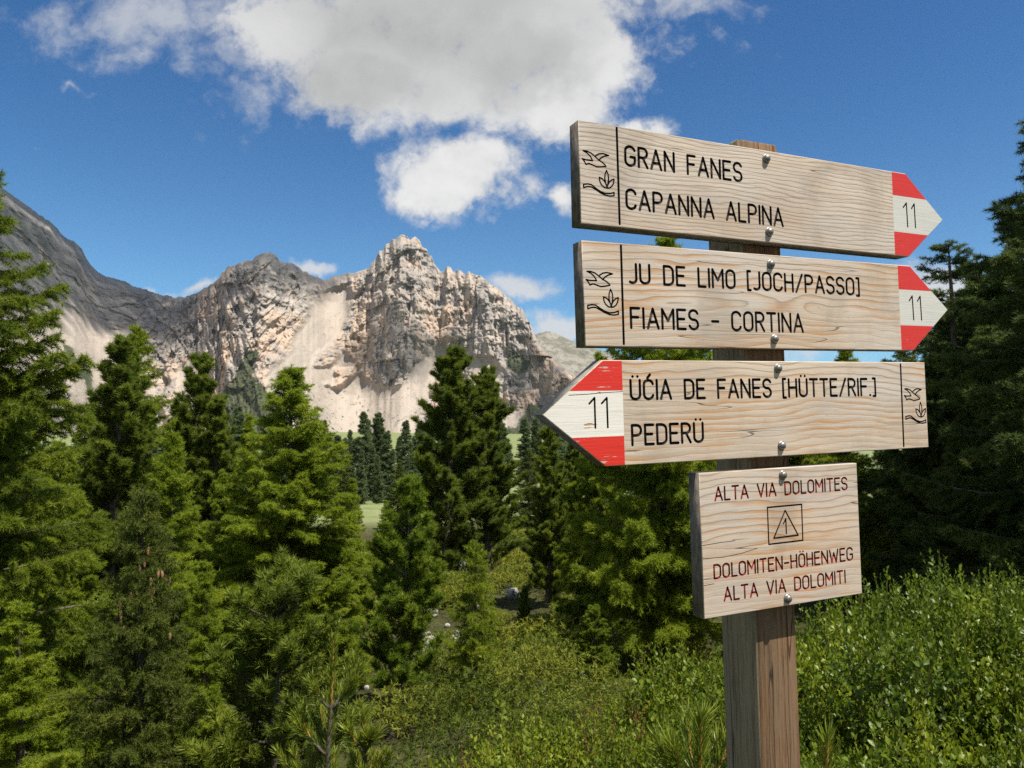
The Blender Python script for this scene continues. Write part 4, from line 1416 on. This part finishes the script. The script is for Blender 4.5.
WAVE = [(-320.2, -17.7), (-313.6, -16.3), (-307.7, -16.7), (-300.5, -21.1), (-293.2, -24.9), (-285.8, -27.0), (-278.3, -26.6), (-270.8, -24.1), (-270.9, -28.7), (-278.4, -30.0), (-285.9, -29.3),
        (-293.3, -26.9), (-300.6, -23.1), (-307.8, -20.0), (-313.7, -20.2), (-320.3, -22.3), (-320.2, -17.7)]
EMBLEM = [WING1, WING2, LEAFM, LEAFL, LEAFR, WAVE]


def emblem(dx=0, dy=0):
    return [[(x + dx, y + dy) for x, y in p] for p in EMBLEM]


def capsules(strokes, wd):
    out = []
    r = wd / 2
    for p in strokes:
        for (x0, y0), (x1, y1) in zip(p[:-1], p[1:]):
            a = math.atan2(y1 - y0, x1 - x0)
            out.append([(x1 + r * math.cos(a + t), y1 + r * math.sin(a + t)) for t in np.radians([-90, -54, -18, 18, 54, 90])] +
                       [(x0 + r * math.cos(a + t), y0 + r * math.sin(a + t)) for t in np.radians([90, 126, 162, 198, 234, 270])])
    return out


def build_board(root, spec):
    """One routed board. Local x along it, y into it, z up; millimetres in the spec."""
    L, H, tip, ori = spec['L'], spec['H'], spec.get('tip', 0), spec.get('ori', 0)
    hl, hh = L / 2, H / 2
    if ori > 0: out = [(-hl, -hh), (hl, -hh), (hl + tip, 0), (hl, hh), (-hl, hh)]
    elif ori < 0: out = [(-hl, -hh), (hl, -hh), (hl, hh), (-hl, hh), (-hl - tip, 0)]
    else: out = [(-hl, -hh), (hl, -hh), (hl, hh), (-hl, hh)]
    ch = 1.1
    # front outline, pulled in by the worn chamfer
    n = len(out)
    ins = []
    for i in range(n):
        p0, p1, p2 = (np.array(out[(i + k - 1) % n]) for k in range(3))
        e1 = (p1 - p0) / np.linalg.norm(p1 - p0); e2 = (p2 - p1) / np.linalg.norm(p2 - p1)
        n1 = np.array([-e1[1], e1[0]]); n2 = np.array([-e2[1], e2[0]])
        b = (n1 + n2) / (1 + n1 @ n2)
        ins.append(tuple(p1 + b * ch))
    polys, kinds = [ins], ['wood']
    if ori:
        xr = spec['xr']; s = ori; big = 300
        for nm, a, b in (('red#0', spec['r1'], 200), ('white', spec['r0'], spec['r1']), ('red#1', -200, spec['r0'])):
            q = [(xr, a), (xr + s * big, a), (xr + s * big, b), (xr, b)]
            polys.append(q if s > 0 else q[::-1]); kinds.append(nm)
    for q_, (st, wd, kd) in enumerate(spec['strokes']):
        if kd.endswith('lettering'): kd = kd + '#%d' % q_
        for c in capsules(st, wd):
            polys.append(c); kinds.append(kd)
    vs, fs = [], []
    for p in polys:
        fs.append(list(range(len(vs), len(vs) + len(p)))); vs += [Vector(q) for q in p]
    V, E_, F, _, _, of = geometry.delaunay_2d_cdt(vs, [], fs, 1, 1e-4, True)
    V = np.array([v[:] for v in V])
    cls = []
    for ids in of:
        ks = {kinds[i] for i in ids}
        if 'wood' not in ks or not ids: cls.append(None); continue
        g = [k for k in ks if k.startswith('groove')]
        cls.append((g or [k for k in ks if k != 'wood'] or ['wood'])[0])
    depth = 2.6
    groups = {}
    owner = {}
    for f, c in zip(F, cls):
        if c is None: continue
        a, b, c_ = (V[f[k]] for k in range(3))
        if (b[0] - a[0]) * (c_[1] - a[1]) - (b[1] - a[1]) * (c_[0] - a[0]) < 0: f = f[::-1]
        groups.setdefault(c, []).append(f)
        for k in range(len(f)): owner[(f[k], f[(k + 1) % len(f)])] = c
    mats = {'wood': spec['wood'], 'red': spec.get('red'), 'white': spec.get('white'), 'groove_black': M_BLACK, 'groove_red': M_REDGROOVE, 'groove_brown': M_CRACK}
    meshes = {}
    for c, fl in groups.items():
        vid, vv, ff = {}, [], []
        gro = c.startswith('groove')

        def gv(i, y):
            k = (i, y)
            if k not in vid:
                vid[k] = len(vv); vv.append((V[i][0], y, V[i][1]))
            return vid[k]
        for f in fl:
            ff.append([gv(i, depth if gro else 0.0) for i in f])
        quads = []
        if gro:
            for f in fl:
                for k in range(3):
                    a, b = f[k], f[(k + 1) % 3]
                    o_ = owner.get((b, a))
                    if o_ is None or not o_.startswith('groove'):
                        quads.append([gv(a, depth), gv(a, 0.0), gv(b, 0.0), gv(b, depth)])
        if c == 'wood':
            # chamfer, edges and back
            T = THICK * 1000
            b0 = len(vv)
            for i in range(n): vv.append((ins[i][0], 0.0, ins[i][1]))
            for i in range(n): vv.append((out[i][0], ch, out[i][1]))
            for i in range(n): vv.append((out[i][0], T, out[i][1]))
            for i in range(n):
                j = (i + 1) % n
                quads.append([b0 + i, b0 + n + i, b0 + n + j, b0 + j])
                quads.append([b0 + n + i, b0 + 2 * n + i, b0 + 2 * n + j, b0 + n + j])
            cen = len(vv); vv.append((0, T, 0))
            for i in range(n): ff.append([cen, b0 + 2 * n + (i + 1) % n, b0 + 2 * n + i])
        me = make_mesh(c.split(':')[-1].split('#')[0], np.array(vv) / 1000.0, [np.array(ff), np.array(quads)] if quads else np.array(ff), mats[c.split(':')[0].split('#')[0]])
        if c == 'wood':
            me.materials.append(M_ENDGRAIN); me.materials.append(M_EDGE)
            for p in me.polygons:
                nx, ny, nz_ = p.normal
                if abs(ny) < .2 and (abs(nx) > .3 or nz_ < -.5) and p.area > 1e-4: p.material_index = 2 if (nz_ > .3 and ori < 0) else 1
        meshes[c] = me
    rot = spec['rot']
    dd = math.cos(rot) * d3 + math.sin(rot) * k3; kk = -math.sin(rot) * d3 + math.cos(rot) * k3
    c = BASE + spec['u'] * d3 + spec['v'] * k3
    M = Matrix(((dd[0], -n3[0], kk[0], c[0]), (dd[1], -n3[1], kk[1], c[1]), (dd[2], -n3[2], kk[2], c[2]), (0, 0, 0, 1)))
    bo = D.objects.new('board', meshes['wood']); COL.objects.link(bo)
    bo.parent = root
    bo.matrix_local = Matrix.Translation(-Vector(root.location)) @ M
    if spec.get('label'): bo['label'] = spec['label']
    for c in sorted(meshes):
        if c == 'wood': continue
        nm = c.split(':')[-1].split('#')[0]
        link({'red': 'red_tip_paint', 'white': 'white_tip_paint'}.get(nm, nm), meshes[c], bo)
    for bx, bz in spec['bolts']:
        link('bolt', BOLT, bo, (bx / 1000, 0, bz / 1000))
    return bo


def bolt_mesh():
    prof = [(0.0, -.0068), (.0022, -.0066), (.0042, -.0057), (.0056, -.0041), (.0062, -.0022), (.0063, -.0014), (.0072, -.0013), (.0074, -.0008), (.0074, .0006)]
    k = 24
    a = np.linspace(0, 2 * np.pi, k, endpoint=False)
    V = [(0, prof[0][1], 0)]
    for r, y in prof[1:]: V += [(r * math.cos(t), y, r * math.sin(t)) for t in a]
    F3 = [(0, 1 + (j + 1) % k, 1 + j) for j in range(k)]
    F4 = []
    for i in range(len(prof) - 2):
        b = 1 + i * k
        F4 += [(b + j, b + (j + 1) % k, b + k + (j + 1) % k, b + k + j) for j in range(k)]
    return make_mesh('bolt', np.array(V), [np.array(F3), np.array(F4)], M_ZINC, smooth=True)


BOLT = bolt_mesh()


def vline(x0, z0, x1, z1): return [[(x0, z0), (x1, z1)]]


GB, GR = 'groove_black:lettering', 'groove_red:lettering'
GD, GE, GN, GS = (('groove_black:' + k) for k in ('dividing_line', 'emblem', 'route_number', 'trail_symbol'))
ELEVEN_A = [[(316.9, 12.5), (325.0, 21.0), (326.0, -20.9)], [(337.4, 12.5), (344.6, 21.5), (345.6, -20.6)]]
ELEVEN_B = [[(320.5, 12.5), (328.3, 21.0), (329.3, -20.5)], [(341.0, 12.5), (348.3, 21.3), (349.0, -20.3)]]
ELEVEN_C = [[(-348.5, 13.5), (-339.9, 21.5), (-339.9, -20.0)], [(-328.6, 13.5), (-320.2, 21.2), (-320.0, -20.0)]]
SPECS = [
    dict(u=-.003643, v=.355652, rot=.009479, L=652.2, H=147.1, tip=91.7, ori=1, wood=W_A, red=P_RED, white=P_WHITE, xr=291.8, r0=-31.8, r1=32.0,
         label='topmost board pointing right with a fine grey grain',
         strokes=[(vline(-263.9, 70.5, -262.7, -68.5), 3.7, GD), (text_strokes('GRAN FANES', -250.5, -39.3, 18.2, 46.2), 4.3, GB),
                  (text_strokes('CAPANNA ALPINA', -250.3, 41.0, -44.8, -17.0), 4.3, GB), (emblem(), 2.3, GE), (ELEVEN_A, 2.9, GN)],
         bolts=[(11.0, 60.2), (12.1, -56.8)]),
    dict(u=-.000135, v=.188383, rot=.020863, L=652.1, H=148.2, tip=92.9, ori=1, wood=W_B, red=P_RED, white=P_WHITE, xr=295.8, r0=-30.8, r1=31.4,
         label='second board from the top pointing right with orange flamed grain',
         strokes=[(vline(-262.6, 70.5, -263.3, -70.0), 3.7, GD), (text_strokes('JU DE LIMO [JOCH/PASSO]', -249.8, 201.0, 18.0, 45.0), 4.3, GB),
                  (text_strokes('FIAMES - CORTINA', -250.0, 73.2, -46.7, -18.5), 4.3, GB), (emblem(0.3, .6), 2.3, GE), (ELEVEN_B, 2.9, GN)],
         bolts=[(11.8, 59.1), (13.1, -58.9)]),
    dict(u=.029363, v=.020925, rot=.018146, L=650.7, H=148.4, tip=96.0, ori=-1, wood=W_C, red=P_REDWORN, white=P_WHITEWORN, xr=-293.9, r0=-32.7, r1=31.2,
         label='board pointing left with flaking red and white tip',
         strokes=[(vline(265.0, 70.5, 263.6, -70.0), 3.7, GD), (text_strokes('ÜĆIA DE FANES [HÜTTE/RIF.]', -280.5, 202.0, 18.5, 45.5), 4.3, GB),
                  (text_strokes('PEDERÜ', -280.5, -157.5, -46.0, -18.5), 4.3, GB), (emblem(592.0, -2.0), 2.3, GE), (ELEVEN_C, 3.0, GN), ([[(-380, 25.5), (-352, 26.5), (-325, 28.5), (-294, 29.6)]], 1.0, 'groove_brown:drying_crack')],
         bolts=[(-8.7, 62.9), (-7.4, -57.9)]),
    dict(u=.025520, v=-.178250, rot=.015966, L=318.7, H=212.7, wood=W_D,
         label='lowest, nearly square board with dark red lettering',
         strokes=[(text_strokes('ALTA VIA DOLOMITES', -132.0, 135.2, 64.6, 84.0), 3.1, GR),
                  ([[(-33, 47.3), (36.4, 47.3), (36.0, -9.0), (-32.8, -9.0), (-33, 47.3)], [(2.2, 40.3), (-22.6, -.6), (26.9, -.2), (2.2, 40.3)],
                    [(-2.5, 20.0), (2.9, 27.0), (2.9, 4.5)]], 2.6, GS),
                  ([[(-160, -18.5), (-120, -20), (-85, -17.5), (-55, -12.5)], [(-160, .5), (-125, 2), (-98, 2.2)], [(-160, -58), (-140, -57)]], 1.1, 'groove_brown:drying_crack'),
                  (text_strokes('DOLOMITEN-HÖHENWEG', -138.3, 140.8, -49.6, -30.0), 3.1, GR),
                  (text_strokes('ALTA VIA DOLOMITI', -121.5, 122.5, -84.4, -65.0), 3.1, GR)],
         bolts=[(-.3, 95.4), (0, -95.3)]),
]


def post_wood(name, a, b, c):
    m, nt = material(name)
    oc = nt.n('ShaderNodeTexCoord').outputs['Object']
    g1 = nt.noise(nt.vmath('MULTIPLY', oc, (120, 120, 3.0)), 1.0, 6, .6)
    g2 = nt.noise(nt.vmath('MULTIPLY', oc, (300, 300, 12)), 1.0, 4, .65)
    g3 = nt.noise(nt.vmath('MULTIPLY', oc, (14, 14, 2.5)), 1.0, 4, .6)
    col = nt.mix(nt.mapr(g1, .35, .65), a, b)
    col = nt.mix(nt.mapr(g3, .42, .66), col, c)
    col = nt.mix(nt.math('MULTIPLY', nt.mapr(g2, .50, .68), .6), col, tuple(x * .38 for x in b))
    crk = nt.noise(nt.vmath('MULTIPLY', oc, (38, 38, 1.6)), 1.0, 2, .4)
    crack = nt.mapr(nt.math('ABSOLUTE', nt.math('SUBTRACT', crk, .60)), 0.0, .010, 1.0, 0.0)
    col = nt.mix(nt.math('MULTIPLY', crack, .8), col, (.03, .02, .015))
    finish(nt, col, .85, .15, bump(nt, nt.math('SUBTRACT', nt.math('ADD', g1, g2), crack), .8, .003))
    return m


M_POST = post_wood('brown_weathered_post_wood', (.245, .142, .072), (.122, .068, .036), (.19, .126, .076))
M_POSTSIDE = post_wood('greyed_post_side_wood', (.275, .22, .14), (.18, .14, .088), (.23, .195, .135))


def build_signpost():
    gz = float(G(.4, 1.2))
    rot = .0165
    dd = math.cos(rot) * d3 + math.sin(rot) * k3; kk = -math.sin(rot) * d3 + math.cos(rot) * k3
    # front face of the post: the plane the boards are bolted to; local x -> dd, y -> into, z -> kk
    O = BASE - n3 * THICK
    top = .4530
    uc = .0215       # centre of the front face at v = 0
    zlen = top + (EYE - gz) + .25
    foot = O + dd * uc + kk * (top - zlen)
    root = link('signpost', None, None, (float((O + dd * uc + kk * (gz - EYE))[0]), float((O + dd * uc + kk * (gz - EYE))[1]), gz))
    W, Dp, c = .083, POST_D, .0025
    ring = [(-W / 2 + c, 0), (W / 2 - c, 0), (W / 2, c), (W / 2, Dp - c), (W / 2 - c, Dp), (-W / 2 + c, Dp), (-W / 2, Dp - c), (-W / 2, c)]
    zs = list(np.linspace(0, zlen - .003, 60)) + [zlen]
    V = []
    for i, z in enumerate(zs):
        s = .004 if i == len(zs) - 1 else 0
        for x, y in ring:
            V.append((x * (1 - s * 10), y + (Dp / 2 - y) * s * 10, z))
    k = 8
    F = []
    for i in range(len(zs) - 1):
        F += [(i * k + j, i * k + (j + 1) % k, (i + 1) * k + (j + 1) % k, (i + 1) * k + j) for j in range(k)]
    t0 = (len(zs) - 1) * k
    F += [(t0, t0 + 1, t0 + 2, t0 + 7), (t0 + 7, t0 + 2, t0 + 3, t0 + 6), (t0 + 6, t0 + 3, t0 + 4, t0 + 5)]
    me = make_mesh('post', np.array(V), np.array(F), M_POST)
    me.materials.append(M_POSTSIDE)
    for p in me.polygons:
        if p.normal[0] < -.5 or p.normal[2] > .5: p.material_index = 1
    po = D.objects.new('post', me); COL.objects.link(po); po.parent = root
    M = Matrix(((dd[0], -n3[0], kk[0], foot[0]), (dd[1], -n3[1], kk[1], foot[1]), (dd[2], -n3[2], kk[2], foot[2]), (0, 0, 0, 1)))
    po.matrix_local = Matrix.Translation(-Vector(root.location)) @ M
    for s in SPECS: build_board(root, s)
    tag(root, 'wooden trail signpost with four routed boards standing in the shrubs', 'signpost')


POST_D = 0.081
build_signpost()
